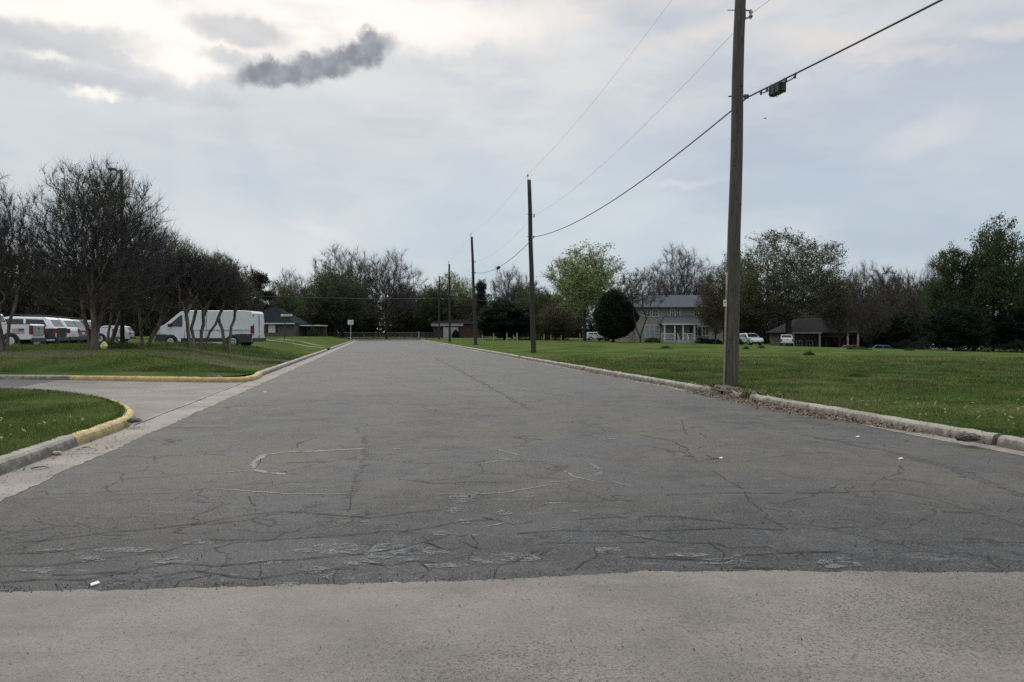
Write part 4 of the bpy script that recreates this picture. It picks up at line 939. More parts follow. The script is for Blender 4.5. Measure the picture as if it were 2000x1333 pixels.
for k, c, t_, h_, Y, nm, lab in TL: tree(k, c, t_, h_, Y, nm, lab, BG)

# custom trees: forked tree before the tan house, clipped evergreen
b_ = D(1251, 668, 98); zb = gz(b_.x, b_.y); s = 98/FPX
def Q(px, py): return ((px-1251)*s, 0.0, (668-py)*s)
stems = [[(0, 0, -.3), Q(1251, 662), Q(1249, 655), Q(1243, 640), Q(1238, 615), Q(1236, 590), Q(1230, 560)], [(0, 0, -.3), Q(1251, 662), Q(1252, 650), Q(1262, 622), Q(1276, 606), Q(1290, 590), Q(1303, 578)],
         [(0, 0, -.3), Q(1251, 662), Q(1252, 650), Q(1262, 622), Q(1256, 600), Q(1254, 575)], [(0, 0, -.3), Q(1251, 662), Q(1252, 650), Q(1262, 622), Q(1270, 595), Q(1284, 560)]]
ms = tree_meshes('forked', 120, stems, [(-1.2, 0, 7, 2.0, 2.2, 2.6, 1), (1.4, 0, 7.0, 2.4, 2.4, 2.4, 1.4), (.1, 0, 8, 2.4, 2.0, 1.8, 1)], 560, 9000, .7, .018, 0, .05, ('bark_dark', 'twig_grey', 'bud_green'), w=.25, rtip=.011, rmax=.24, updir=.6, thr=.05)
put_tree('forked_bare_tree', ms, (b_.x, 98, zb), label='dark forked bare tree directly in front of the tan house')
rs = np.random.RandomState(77)
Yv = 100.; b_ = D(1198, 668, Yv); zb = gz(b_.x, Yv); s = Yv/FPX; e = empty('clipped_evergreen', (b_.x, Yv, zb), 0, 'rounded black-green evergreen shaped like an egg beside the tan house', 'tree')
k = 30000; th = rs.rand(k)*2*np.pi; hh = rs.rand(k); prof_ = np.interp(hh, [0, .06, .2, .45, .75, .93, 1], [.25, .62, .92, 1.06, .80, .45, .05])*(1+.09*np.sin(th*3+hh*7)+.07*np.sin(th*7+hh*20)+.05*np.sin(th*13+hh*31))
r_ = prof_*(2.45+.35*np.cos(th)*np.sin(hh*3))*(1-rs.rand(k)**3*.35); q = np.stack([np.cos(th)*r_, np.sin(th)*r_, .7+hh*6.0], 1)+rs.normal(0, .13, (k, 3))
a = rs.normal(size=(k, 3)); a /= np.linalg.norm(a, axis=1, keepdims=True); c_ = np.cross(a, rs.normal(size=(k, 3))); c_ /= np.linalg.norm(c_, axis=1, keepdims=True)
V = np.stack([q-a*.17, q-c_*.06, q+a*.17, q+c_*.06], 1).reshape(-1, 3)
link('crown', np_mesh('ev', [(V, np.arange(4*k).reshape(-1, 4), 0)], [M['leaf_dark']]), e)
mb = MB(); mb.tube([(0, 0, -.2), (0, 0, 1.2), (.05, 0, 3.5), (0, 0, 6)], [.22, .2, .12, .03]); mb.build('trunk', M['bark_dark'], e, True)

# far woods: one mass behind everything
rs = np.random.RandomState(9); path = [(-150, 92), (-95, 108), (-80, 145), (-62, 185), (-30, 205), (30, 205), (62, 168), (90, 142), (150, 120)]
Pw = np.array(path, float); seg = np.linalg.norm(np.diff(Pw, axis=0), axis=1); cum = np.r_[0, np.cumsum(seg)]
def along(t): return np.stack([np.interp(t, cum, Pw[:, 0]), np.interp(t, cum, Pw[:, 1])], -1)
k = 230000; ncl = 420; ct = rs.rand(ncl)*cum[-1]; cc = along(ct)+rs.normal(0, 3.5, (ncl, 2)); ch = rs.uniform(6.5, 11.0, ncl)*np.clip(np.hypot(cc[:, 0], cc[:, 1])/185, .62, 1.1); i = rs.randint(0, ncl, k)
hh = rs.rand(k)**.8; rr = 3.6*np.sqrt(rs.rand(k))*np.interp(hh, [0, .5, .8, 1], [1, 1, .7, .2]); th = rs.rand(k)*2*np.pi
q = np.stack([cc[i, 0]+rr*np.cos(th), cc[i, 1]+rr*np.sin(th), -1.2+hh*(ch[i]+1.2)], 1); a = rs.normal(size=(k, 3)); a /= np.linalg.norm(a, axis=1, keepdims=True); c_ = np.cross(a, rs.normal(size=(k, 3))); c_ /= np.linalg.norm(c_, axis=1, keepdims=True)
kind_ = (i % 3 == 0); sz = (np.where(kind_, .40, .34)*np.where(hh < .45, 1.5, 1))[:, None]; V = np.stack([q-a*sz, q-c_*sz*.4, q+a*sz, q+c_*sz*.4], 1)
n1 = V[kind_].reshape(-1, 3); n2 = V[~kind_].reshape(-1, 3)
tw = 110000; i = rs.randint(0, ncl, tw); hh = rs.uniform(.3, 1.12, tw); rr = 3.8*np.sqrt(rs.rand(tw)); th = rs.rand(tw)*2*np.pi
o_ = np.stack([cc[i, 0]+rr*np.cos(th), cc[i, 1]+rr*np.sin(th), hh*ch[i]], 1); dd = rs.normal(size=(tw, 3))*.5+[0, 0, .8]; e2 = o_+dd*.9; sd_ = np.cross(dd, rs.normal(size=(tw, 3))); sd_ /= np.linalg.norm(sd_, axis=1, keepdims=True)
V3 = np.stack([o_-sd_*.02, o_+sd_*.02, e2], 1).reshape(-1, 3)
T0 = np.c_[cc, np.full(ncl, -1.5)]; T1 = np.c_[cc+rs.normal(0, .5, (ncl, 2)), ch*.9]; tv_, tf_ = tubes(T0, T1, np.full(ncl, .2), np.full(ncl, .05), 5)
setp(link('far_woods', np_mesh('far_woods', [(n1, np.arange(len(n1)).reshape(-1, 4), 0), (n2, np.arange(len(n2)).reshape(-1, 4), 1), (V3, np.arange(len(V3)).reshape(-1, 3), 2), (tv_, tf_, 2)], [M['leaf_green'], M['leaf_pine'], M['twig_grey']])), 'dim belt of distant woods behind the houses', 'woods', kind='stuff')

# ------------------------------------------------------------------ utility poles and wires
POLES = [  # base px,py ; top px,py ; distance
 (1427, 745, 1449, -148, 19.06), (1042, 692, 1033.5, 352, 50.0), (929, 674, 921.5, 463, 81.4), (878.5, 668, 877.5, 516, 111.0), (857.5, 661, 858, 540, 142.0)]
labs = ['tall weathered wooden pole nearest the camera, behind the kerb', 'second wooden pole, leaning slightly left beside the kerb', 'third wooden pole, between the second pole and the brick garage', 'fourth wooden pole, just before the white garage doors', 'farthest wooden pole, left of the garage doors at street end']
pole_obj = []; TOPW = []; MIDW = []; LOWW = []
for k, (bx, by, tx, ty, Y) in enumerate(POLES):
    B = D(bx, by, Y); T = D(tx, ty, Y); zb = lawn_z(B.x, B.y); e = empty('utility_pole', (B.x, B.y, zb), 0, labs[k], 'utility pole', 'wooden utility poles along the right kerb')
    mb = MB(); v = T-Vector((B.x, B.y, zb)); rb, rt = .178, .125
    pts = [Vector((0, 0, -.4))]+[v*(t/12)+Vector((.012*math.sin(t*1.3+k), .012*math.cos(t*.9), 0)) for t in range(0, 13)]
    mb.tube(pts, [rb]+[rb+(rt-rb)*t/12 for t in range(13)], 18); mb.build('shaft', M['pole_wood' if k == 0 else 'pole_wood_dark'], e, True)
    at = lambda zz: v*((zz-zb)/v.z)             # point on the axis at world height zz
    # pin insulator on top
    mb = MB(); mb.tube([v+Vector((-.09, 0, -.35)), v+Vector((-.09, 0, .22))], .018, 6); mb.tube([v+Vector((-.12, 0, -.3)), v+Vector((.12, 0, -.3))], .012, 6); mb.build('top_pin', M['metal'], e)
    mb = MB(); q = v+Vector((-.09, 0, .22)); mb.tube([q, q+Vector((0, 0, .05)), q+Vector((0, 0, .09)), q+Vector((0, 0, .12)), q+Vector((0, 0, .17))], [.04, .075, .05, .06, .035], 10); mb.build('insulator', M['metal'], e, True)
    zm = [9.47, 9.2, 9.1, 9.1, 8.8][k]; rr_ = rt+.02; a = at(zm)
    mb = MB(); mb.box(a.x+rr_-.01, a.x+rr_+.16, a.y-.03, a.y+.03, a.z+.085, a.z+.10); mb.box(a.x+rr_-.01, a.x+rr_+.16, a.y-.03, a.y+.03, a.z-.10, a.z-.085); mb.box(a.x+rr_-.012, a.x+rr_+.004, a.y-.03, a.y+.03, a.z-.14, a.z+.14)
    mb.tube([(a.x+rr_+.13, a.y, a.z-.13), (a.x+rr_+.13, a.y, a.z+.13)], .01, 6); mb.tube([(a.x-rr_-.16, a.y, a.z+.10), (a.x+rr_+.02, a.y, a.z+.10)], .012, 6); br = mb.build('wire_bracket', M['metal'], e)
    mb = MB(); q = Vector((a.x+rr_+.13, a.y, a.z)); mb.tube([q+Vector((0, 0, zz)) for zz in (-.07, -.045, 0, .045, .07)], [.05, .055, .028, .055, .05], 10); mb.build('spool', M['metal'], br, True)
    zl = [7.42, 7.82, 7.95, 8.0, 8.0][k]; a2 = at(zl); mb = MB()
    mb.tube([(a2.x-rb-.06, a2.y, a2.z), (a2.x+rb+.10, a2.y, a2.z)], .016, 6); mb.box(a2.x+rb-.02, a2.x+rb+.09, a2.y-.04, a2.y+.04, a2.z-.05, a2.z+.04); mb.build('cable_clamp', M['darkmetal'], e)
    o0 = Vector((B.x, B.y, zb)); TOPW.append(o0+v+Vector((-.09, 0, .38))); MIDW.append(o0+a+Vector((rr_+.13, 0, 0))); LOWW.append(o0+a2+Vector((rb+.07, 0, -.02)))
    if k == 0:     # ground wire moulding with a white tag
        mb = MB(); f0 = v*.0; pts = [v*(t/20)+Vector((-(rb+.012-(rb-rt)*t/20), -.07, 0)) for t in range(0, 6)]
        mb.tube([pts[0]-Vector((0, 0, .1))]+pts, .028, 8); mb.build('conduit', simple('conduit_grey', (.22, .20, .16), .7), e, True)
        g_ = v*((D(1417, 590, Y).z-zb)/v.z); mb = MB(); mb.box(g_.x-rb-.075, g_.x-rb+.0, g_.y-.10, g_.y-.075, g_.z-.12, g_.z+.05); tg = mb.build('number_tag', M['white'], e)
        mb = MB(); mb.box(g_.x-rb-.06, g_.x-rb-.02, g_.y-.103, g_.y-.1005, g_.z-.03, g_.z-.012); mb.box(g_.x-rb-.035, g_.x-rb-.02, g_.y-.103, g_.y-.1005, g_.z-.012, g_.z+.012); mb.build('mark', M['black'], tg)
        for kk in range(16):
            mb = MB(); an = rg.uniform(-2.6, -.5); zz = rg.uniform(.5, 8); q = v*(zz/v.z); rad_ = rb-(rb-rt)*zz/v.z
            mb.tube([(q.x+math.cos(an)*(rad_-.01), q.y+math.sin(an)*(rad_-.01), q.z), (q.x+math.cos(an)*(rad_+.008), q.y+math.sin(an)*(rad_+.008), q.z)], .02, 6); mb.build('bolt_head', M['black'], e)
    mb = MB()
    for kk in range(260 if k == 0 else 60):
        an = rg.uniform(0, 6.28); r1_ = rb+rg.uniform(0, .16); hgt = rg.uniform(.05, .16); x_, y_ = math.cos(an)*r1_, math.sin(an)*r1_
        mb.face([(x_-.012, y_, -.06), (x_+.012, y_, -.06), (x_+rg.uniform(-.05, .05), y_+rg.uniform(-.05, .05), hgt)])
    setp(mb.build('grass_tuft', M['grass_blade'], fix=False), ['longer grass round the foot of the nearest pole', 'longer grass round the foot of the second pole', 'longer grass round the foot of the third pole', 'longer grass round the foot of the fourth pole', 'longer grass round the foot of the farthest pole'][k], 'grass', 'grass tufts at pole feet').location = (B.x, B.y, zb)
def span(a, c, sag, m_=24):
    return [a.lerp(c, i/m_)-Vector((0, 0, 4*sag*(i/m_)*(1-i/m_))) for i in range(m_+1)]
def wire(nodes, sag, r, name, label, mt, extra=None):
    mb = MB()
    for i, (a, c) in enumerate(zip(nodes, nodes[1:])):
        rr_ = [r*(1+.018*max(p_.y, 0)*0) for p_ in span(a, c, sag[i] if hasattr(sag, '__len__') else sag)]
        mb.tube(span(a, c, sag[i] if hasattr(sag, '__len__') else sag), r, 5, cap=False)
    return mb, setp(mb.build(name, mt, smooth=True, fix=False), label, 'wire', 'overhead lines of the pole row')
P0t = Vector((11.0, -14, 11.9)); P0m = Vector((11.5, -14, 9.6)); P0l = Vector((14.2, -14, 7.6))
wire([P0t]+TOPW, .45, .0042, 'power_wire', 'thin topmost wire running over the pole tops', M['wire'])
wire([P0m]+MIDW, .55, .0048, 'neutral_wire', 'thin middle wire held on the side brackets', M['wire'])
mb_, lowc = wire([P0l]+LOWW, [.35, .65, .75, .8, .8], .021, 'telephone_cable', 'thick lowest cable sagging from pole to pole', M['cable'])
A = D(380, 576, 146); A.z += .3; C_ = POLES[4]; a5 = Vector((D(858, 583, 142).x, 142, D(858, 583, 142).z)); E_ = D(1300, 590, 142)
setp(MB.build((lambda m_: (m_.tube(span(A, a5, .4)+span(a5, E_, .5)[1:], .04, 5, cap=False), m_)[1])(MB()), 'crossing_cable', M['cable'], smooth=True, fix=False), 'dark cable crossing the street end at the farthest pole', 'wire')
# splice box hanging from the cable beside the nearest pole
def on_low(px):
    S_ = span(P0l, LOWW[0], .35, 400); best = min(S_, key=lambda p_: abs((p_.x/p_.y*FPX+1000)-px) if p_.y > 3 else 1e9); return best
c0 = on_low(1516); c1 = on_low(1478); c2 = on_low(1558); cR = on_low(1529); cL = on_low(1503)
e = empty('splice_box', c0-Vector((0, 0, .35)), 0, 'black splice box hung below the thick cable by the nearest pole', 'cable box')
axis = (cR-cL).normalized(); yaw = math.atan2(axis.y, axis.x); tilt = math.asin(axis.z)
half = (cR-cL).length/2; mb = MB(); nrm = Vector((-axis.y, axis.x, 0)).normalized()
bm = bmesh.new(); bmesh.ops.create_cube(bm, size=1); 
for v_ in bm.verts:
    q = axis*(v_.co.x*2*half)+nrm*(v_.co.y*.17)+Vector((0, 0, v_.co.z*.24+.19)); v_.co = q
bmesh.ops.bevel(bm, geom=list(bm.edges), offset=.03, segments=2, affect='EDGES')
me = bpy.data.meshes.new('shell'); bm.to_mesh(me); bm.free(); me.materials.append(M['black']); link('shell', me, e)
for t in (-.45, .0, .45):
    for sg in (-1, 1):
        mb = MB(); q = axis*(t*2*half*.8)+nrm*(sg*.088)+Vector((0, 0, .19)); mb.box(q.x-.012, q.x+.012, q.y-.012, q.y+.012, q.z-.11, q.z+.11); mb.build('rib', M['trim'], e)
for q in (cL, cR):
    mb = MB(); w_ = q-e.location; mb.box(w_.x-.015, w_.x+.015, w_.y-.015, w_.y+.015, w_.z-.07, w_.z+.03); mb.build('hanger', M['metal'], e)
mb = MB(); mb.tube([axis*(-.1)+Vector((0, 0, .07)), Vector((0, 0, .0)), axis*.12+Vector((0, 0, .07))], .006, 5); mb.build('drip_loop', M['metal'], e)
mb = MB(); low = Vector((0, 0, -.085)); S_ = span(P0l, LOWW[0], .35, 400); sel = [p_ for p_ in S_ if p_.y > 3 and 1478 <= p_.x/p_.y*FPX+1000 <= 1558]
loop_ = [q+low*math.sin(math.pi*min(1, max(0, min(i, len(sel)-1-i)/(len(sel)*.14)))/2) for i, q in enumerate(sel)]
mb.tube([q-e.location for q in loop_], .014, 6); mb.build('bypass_cable', M['cable'], e, True)
for px in (1484, 1496, 1532, 1549):
    q = on_low(px)-e.location; mb = MB(); mb.box(q.x-.02, q.x+.02, q.y-.02, q.y+.02, q.z-.10, q.z+.012); mb.build('spacer', M['darkmetal'], e)
# little closure on the next span
S2 = span(LOWW[1], LOWW[2], .75, 100); c3 = min(S2, key=lambda p_: abs(p_.x/p_.y*FPX+1000-973)); e = empty('splice_box', c3-Vector((0, 0, .12)), 0, 'small dark closure on the cable between second and third poles', 'cable box')
d_ = (LOWW[2]-LOWW[1]).normalized(); mb = MB(); mb.tube([d_*-.32+Vector((0, 0, .1)), d_*-.26+Vector((0, 0, .1)), d_*.26+Vector((0, 0, .1)), d_*.32+Vector((0, 0, .1))], [.05, .14, .14, .05], 10); mb.build('shell', M['black'], e, True)
mb = MB(); mb.box(-.02, .02, -.02, .02, .1, .26); mb.build('hanger', M['metal'], e)
# bird
B = D(1494, 232, 55); mb = MB(); mb.tube([(-.11, 0, -.02), (-.05, 0, 0), (.04, 0, .01), (.09, 0, .03), (.13, 0, .03)], [.005, .03, .035, .02, .004], 8)
mb.face([(-.03, .02, .02), (.05, .02, .02), (.03, .12, .09), (-.04, .16, .05)]); mb.face([(-.03, -.02, .02), (.05, -.02, .02), (.03, -.12, .09), (-.04, -.16, .05)]); mb.face([(-.1, .0, -.01), (-.18, .03, -.03), (-.18, -.03, -.03)])
o_ = setp(mb.build('bird', M['black'], fix=False), 'tiny dark bird flying right of the nearest pole', 'bird'); o_.location = B; o_.rotation_euler = (0, .2, .5)

# parking-lot lamp
B = D(239, 660, 38.5); zb = lz(B.x, B.y); T = D(239, 332, 38.5); e = empty('parking_lamp', (B.x, B.y, zb), 0, 'tall dark lamp post rising out of the bare trees', 'street lamp'); H = T.z-zb
mb = MB(); mb.tube([(0, 0, 0), (0, 0, H*.5), (0, 0, H)], [.11, .09, .075], 10); mb.build('post', M['darkmetal'], e, True)
mb = MB(); mb.tube([(0, 0, H-.10), (-.28, -.02, H-.03), (-.35, 0, H)], .03, 6); mb.build('arm', M['darkmetal'], e)
mb = MB(); mb.prism([(-.62, H-.02), (-.58, H+.06), (-.30, H+.07), (-.26, H-.01)], 'y', -.13, .13); mb.build('lamp_head', M['darkmetal'], e)
for zz in np.arange(H*.55, H-.3, .32): mb = MB(); mb.box(-.12, .12, -.02, .02, zz, zz+.03); mb.build('climbing_peg', M['darkmetal'], e)

# ------------------------------------------------------------------ vehicles
def vehicle(name, loc, rz, paint, prof, Wd, belt, top, taper, wheels, wr, sidewin, frontglass, rearglass, label, cat, group=None, lower=None, lamps=True, plain=False, rearlamp=None, headlamp=None, extras=None):
    """prof: closed side outline (x, z); front is +x"""
    e = empty(name, loc, rz, label, cat, group)
    def hw(z_): return Wd/2-taper*max(0, (z_-belt)/(top-belt))-.04*max(0, (.55-z_)/.55)
    bm = bmesh.new(); Lp = [bm.verts.new((a, hw(c), c)) for a, c in prof]; Rp = [bm.verts.new((a, -hw(c), c)) for a, c in prof]
    k = len(prof)
    for i in range(k): bm.faces.new((Lp[i], Lp[(i+1) % k], Rp[(i+1) % k], Rp[i]))
    f1 = bm.faces.new(Lp[::-1]); f2 = bm.faces.new(Rp); bmesh.ops.triangulate(bm, faces=[f1, f2])
    bmesh.ops.recalc_face_normals(bm, faces=bm.faces)
    me = bpy.data.meshes.new('body'); bm.to_mesh(me); bm.free(); me.materials.append(M[paint]); body = link('body', me, e)
    bv = body.modifiers.new('bevel', 'BEVEL'); bv.width = .045; bv.segments = 2; bv.limit_method = 'ANGLE'; bv.angle_limit = R_(25)
    def side(poly_, nm, mt, off=.012):
        for sg in (1, -1):
            mb = MB(); A_ = [(a, sg*(hw(c)+off), c) for a, c in poly_]; B_ = [(a, sg*(hw(c)-.03), c) for a, c in poly_]; q = len(mb.v)
            mb.v = A_+B_; m2 = len(A_); mb.f.append(tuple(range(m2)))
            for i in range(m2): mb.f.append((i, (i+1) % m2, m2+(i+1) % m2, m2+i))
            mb.build(nm, M[mt], e)
    for wn in sidewin: side(wn, 'side_window', 'glass')
    def cross(a, c, nm, mt, inset=.10, off=.012):
        dx, dz = c[0]-a[0], c[1]-a[1]; L = math.hypot(dx, dz); nx_, nz_ = dz/L, -dx/L
        if nx_*(1 if a[0] > 0 else -1) < 0 : nx_, nz_ = -nx_, -nz_
        mb = MB(); ws = [hw(a[1])-inset, hw(c[1])-inset]
        mb.face([(a[0]+nx_*off, -ws[0], a[1]+nz_*off), (a[0]+nx_*off, ws[0], a[1]+nz_*off), (c[0]+nx_*off, ws[1], c[1]+nz_*off), (c[0]+nx_*off, -ws[1], c[1]+nz_*off)])
        k_ = 4; mb.v += [(x_-nx_*.03, y_, z_-nz_*.03) for x_, y_, z_ in mb.v]
        for i in range(4): mb.f.append((i, (i+1) % 4, 4+(i+1) % 4, 4+i))
        mb.build(nm, M[mt], e)
    if frontglass: cross(*frontglass, 'windscreen', 'glass')
    if rearglass: cross(*rearglass, 'rear_window', 'glass')
    for wx in wheels:
        for sg in (1, -1):
            mb = MB(); yo = sg*(Wd/2-.02)
            arc = [(wx+(wr+.09)*math.cos(t), wr+(wr+.09)*math.sin(t)) for t in np.linspace(-.35, math.pi+.35, 14)]
            mb.prism(arc, 'y', yo-sg*.25, yo+sg*.03); mb.build('wheel_arch', M['trim'], e)
            mb = MB(); mb.tube([(wx, yo-sg*.2, wr), (wx, yo+sg*.035, wr), (wx, yo+sg*.05, wr)], [wr, wr, wr*.92], 20); wh = mb.build('wheel', M['tyre'], e)
            mb = MB(); mb.tube([(wx, yo+sg*.045, wr), (wx, yo+sg*.06, wr)], [wr*.62, wr*.55], 14); mb.build('rim', M['rim'], wh)
            for s_ in range(5 if Wd > 2.01 else 0):
                mb = MB(); t = s_*2*math.pi/5; mb.tube([(wx+math.cos(t)*wr*.25, yo+sg*.064, wr+math.sin(t)*wr*.25), (wx+math.cos(t)*wr*.45, yo+sg*.064, wr+math.sin(t)*wr*.45)], wr*.07, 5); mb.build('rim_slot', M['trim'], wh)
    xs_ = [a for a, c in prof]; xr, xf = min(xs_), max(xs_)
    if lamps:
        rl = rearlamp or (belt-.30, belt-.05)
        for sg in (1, -1):
            mb = MB(); mb.box(xr-.02, xr+.14, sg*(hw(belt)-.20) if sg > 0 else -(hw(belt)+.012), (hw(belt)+.012) if sg > 0 else -(hw(belt)-.20), rl[0], rl[1]); mb.build('tail_lamp', M['redlamp'], e, bevel=.015)
            hl = headlamp or (.62, .80); mb = MB(); mb.box(xf-.30, xf+.015, sg*(hw(.7)-.38) if sg > 0 else -(hw(.7)+.012), (hw(.7)+.012) if sg > 0 else -(hw(.7)-.38), hl[0], hl[1]); mb.build('head_lamp', M['clearlamp'], e, bevel=.02)
    mb = MB(); mb.box(xr-.09, xr+.1, -Wd/2+.03, Wd/2-.03, .36, .58); mb.build('rear_bumper', M[lower or paint], e, bevel=.03)
    mb = MB(); mb.box(xf-.1, xf+.08, -Wd/2+.03, Wd/2-.03, .30, .55); mb.build('front_bumper', M[lower or paint], e, bevel=.03)
    for sg in (1, -1):
        if sidewin:
            mx_ = max(a for a, c in sidewin[0]); mb = MB(); y0_, y1_ = sorted((sg*(hw(belt)+.01), sg*(hw(belt)+.22))); mb.box(mx_-.22, mx_-.08, y0_, y1_, belt+.02, belt+.22); mb.build('mirror', M['trim'], e, bevel=.03)
    mb = MB(); mb.box(xr-.014, xr+.02, -.25, .25, .72, .86); mb.build('number_plate', M['white_sign'], e)
    if extras: extras(e, hw, side, cross, xr, xf)
    return e
SUVP = [(-2.35, .35), (-2.42, .95), (-2.36, 1.12), (-2.02, 1.62), (-1.82, 1.72), (.05, 1.76), (.38, 1.69), (1.15, 1.18), (2.15, 1.04), (2.38, .85), (2.42, .35)]
SUVW = [[(-.75, 1.18), (-.70, 1.62), (.22, 1.62), (.90, 1.20)], [(-1.95, 1.20), (-1.72, 1.58), (-.83, 1.62), (-.86, 1.18)]]
def suv(loc, rz, paint, label, cat='car', group=None, sc=1.0, rails=True, two=False, **kw):
    def ex(e, hw, side, cross, xr, xf):
        side([(-1.0, .86), (-1.0, .90), (-.86, .90), (-.86, .86)], 'door_handle', 'trim', .02)
        if two:  # dark body colour below; the white left above is reflected sky put into paint
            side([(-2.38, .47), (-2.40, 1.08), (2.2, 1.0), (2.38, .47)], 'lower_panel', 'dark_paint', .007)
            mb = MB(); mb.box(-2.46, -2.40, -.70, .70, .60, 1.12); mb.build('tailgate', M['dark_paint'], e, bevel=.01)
        if rails:
            for sg in (1, -1):
                mb = MB(); mb.tube([(-1.7, sg*(hw(1.8)-.08), 1.79), (-1.6, sg*(hw(1.8)-.08), 1.85), (-.1, sg*(hw(1.8)-.08), 1.86), (0, sg*(hw(1.8)-.08), 1.80)], .02, 6); mb.build('roof_rail', M['trim'], e)
        side([(-.80, .45), (-.79, 1.16), (-.77, 1.16), (-.78, .45)], 'door_seam', 'trim', .004)
        side([(-1.9, .36), (-1.9, .46), (2.0, .46), (2.0, .36)], 'sill_trim', 'trim', .008)
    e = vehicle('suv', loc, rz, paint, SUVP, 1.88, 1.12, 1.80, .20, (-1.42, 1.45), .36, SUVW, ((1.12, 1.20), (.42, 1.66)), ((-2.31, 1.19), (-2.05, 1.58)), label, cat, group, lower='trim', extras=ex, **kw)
    e.scale = (sc, sc, sc); return e
PKP = [(-2.9, .50), (-2.92, 1.30), (-2.85, 1.36), (-1.0, 1.36), (-.95, 1.40), (-.80, 1.92), (-.65, 1.98), (.75, 1.98), (.95, 1.92), (1.55, 1.38), (2.75, 1.28), (2.95, 1.1), (2.98, .45), (0, .42)]
def pickup(loc, rz, paint, label, group=None, flag=False, sc=1.0):
    def ex(e, hw, side, cross, xr, xf):
        mb = MB(); mb.box(xr-.016, xr+.02, -.72, .72, .70, 1.26); tg = mb.build('tailgate', M['silver_paint' if flag else paint], e, bevel=.01)
        mb = MB(); mb.box(xr-.03, xr-.016, -.12, .12, 1.08, 1.16); mb.build('handle', M['trim'], tg)
        side([(-.98, .50), (-.98, 1.34), (-.955, 1.34), (-.955, .50)], 'bed_gap', 'trim', .004)
        side([(-2.85, 1.35), (-2.85, 1.39), (-1.0, 1.39), (-1.0, 1.35)], 'bed_rail', 'trim', .006)
        if flag:
            mbw = MB(); mbr = MB(); mbb = MB(); y_ = hw(1)+.013
            for sg in (1, -1):
                yw = sorted((sg*y_, sg*(y_-.03))); mbw.box(-2.55, -1.95, yw[0], yw[1], .84, 1.12)
                yw = sorted((sg*(y_+.003), sg*(y_-.02)))
                for s_ in range(4): mbr.box(-2.55, -1.95, yw[0], yw[1], .85+.072*s_, .88+.072*s_)
                yw = sorted((sg*(y_+.006), sg*(y_-.02))); mbb.box(-2.55, -2.28, yw[0], yw[1], .98, 1.115)
            fl = mbw.build('flag_decal', M['white'], e); mbr.build('stripes', M['red_decal'], fl); mbb.build('canton', M['blue_decal'], fl)
    e = vehicle('pickup_truck', loc, rz, paint, PKP, 2.0, 1.34, 1.98, .18, (-1.85, 1.95), .40, [[(.02, 1.42), (.04, 1.86), (.82, 1.86), (1.30, 1.44)], [(-.72, 1.42), (-.66, 1.86), (-.06, 1.86), (-.06, 1.42)]], ((1.52, 1.42), (.98, 1.88)), ((-.93, 1.46), (-.81, 1.86)), label, 'pickup truck', group, lower='trim', extras=ex, rearlamp=(.78, 1.28), headlamp=(.85, 1.1))
    e.scale = (sc, sc, sc); return e
VNP = [(-2.9, .34), (-2.93, 1.1), (-2.88, 2.05), (-2.78, 2.16), (-2.4, 2.2), (1.15, 2.2), (1.45, 2.12), (2.28, 1.42), (2.75, 1.16), (2.88, .95), (2.9, .34)]
def cargo(loc, rz, label):
    def ex(e, hw, side, cross, xr, xf):
        side([(-2.85, .36), (-2.9, .82), (-1.95, .82), (-1.3, .58), (1.35, .58), (1.35, .36)], 'lower_cladding', 'trim', .01)
        side([(2.0, .36), (2.2, .80), (2.86, .80), (2.88, .36)], 'bumper_side', 'trim', .01)
        side([(-2.86, 1.05), (-2.86, 1.075), (1.1, 1.075), (1.1, 1.05)], 'body_crease', 'silver_paint', .003)
        side([(1.14, .58), (1.14, 2.0), (1.16, 2.0), (1.16, .58)], 'door_seam', 'trim', .004); side([(-.15, .58), (-.15, 2.0), (-.13, 2.0), (-.13, .58)], 'door_seam', 'trim', .004)
        mb = MB(); mb.box(xr-.02, xr+.01, -.012, .012, .6, 2.0); mb.build('rear_door_seam', M['trim'], e)
        for sg in (1, -1):
            for zz in (.75, 1.3, 1.85): mb = MB(); mb.box(xr-.03, xr+.03, sg*.93-.03, sg*.93+.03, zz, zz+.09); mb.build('hinge', M['trim'], e)
    return vehicle('cargo_van', loc, rz, 'white_paint', VNP, 2.05, 1.2, 2.2, .10, (-1.75, 1.98), .35, [[(1.28, 1.25), (1.30, 1.92), (1.42, 1.92), (2.15, 1.28)]], ((2.25, 1.46), (1.50, 2.08)), None, label, 'van', lower='trim', extras=ex, rearlamp=(.86, 1.30), headlamp=(.85, 1.12))
# cargo van on the left
vr = D(492, 640, 44.6); vf = D(303, 640, 44.6); vx = (vr.x+vf.x)/2
cargo((vx, 45.7, .60), math.pi-R_(1.5), 'white cargo van parked behind the small forked trees')
hd = math.pi+R_(13)
def park(px, Y): return D(px, 650, Y).x
LOT = .615; G = 'vehicles parked in the left lot'
def place_rear(fn, px, Y, *a, half=2.6, **kw):    # px, Y: the near rear corner
    X = park(px, Y); c = Vector((X, Y, 0))+Vector((math.cos(hd), math.sin(hd), 0))*half+Vector((math.sin(hd), -math.cos(hd), 0))*-0.95*-1*(-1)
    return fn((c.x, c.y+.0, LOT), hd, *a, group=G, **kw)
def rear_at(fn, px, Y, half, *a, **kw):
    X = park(px, Y); f = Vector((math.cos(hd), math.sin(hd), 0)); s_ = Vector((-math.sin(hd), math.cos(hd), 0))
    if s_.y < 0: s_ = -s_
    c = Vector((X, Y, 0))+f*half+s_*.98
    return fn((c.x, c.y, LOT), hd, *a, group=G, **kw)
rear_at(pickup, 62, 42.4, 2.92, 'white_paint', 'white pickup with flag decal and grey tailgate at far left', flag=True, sc=1.0)
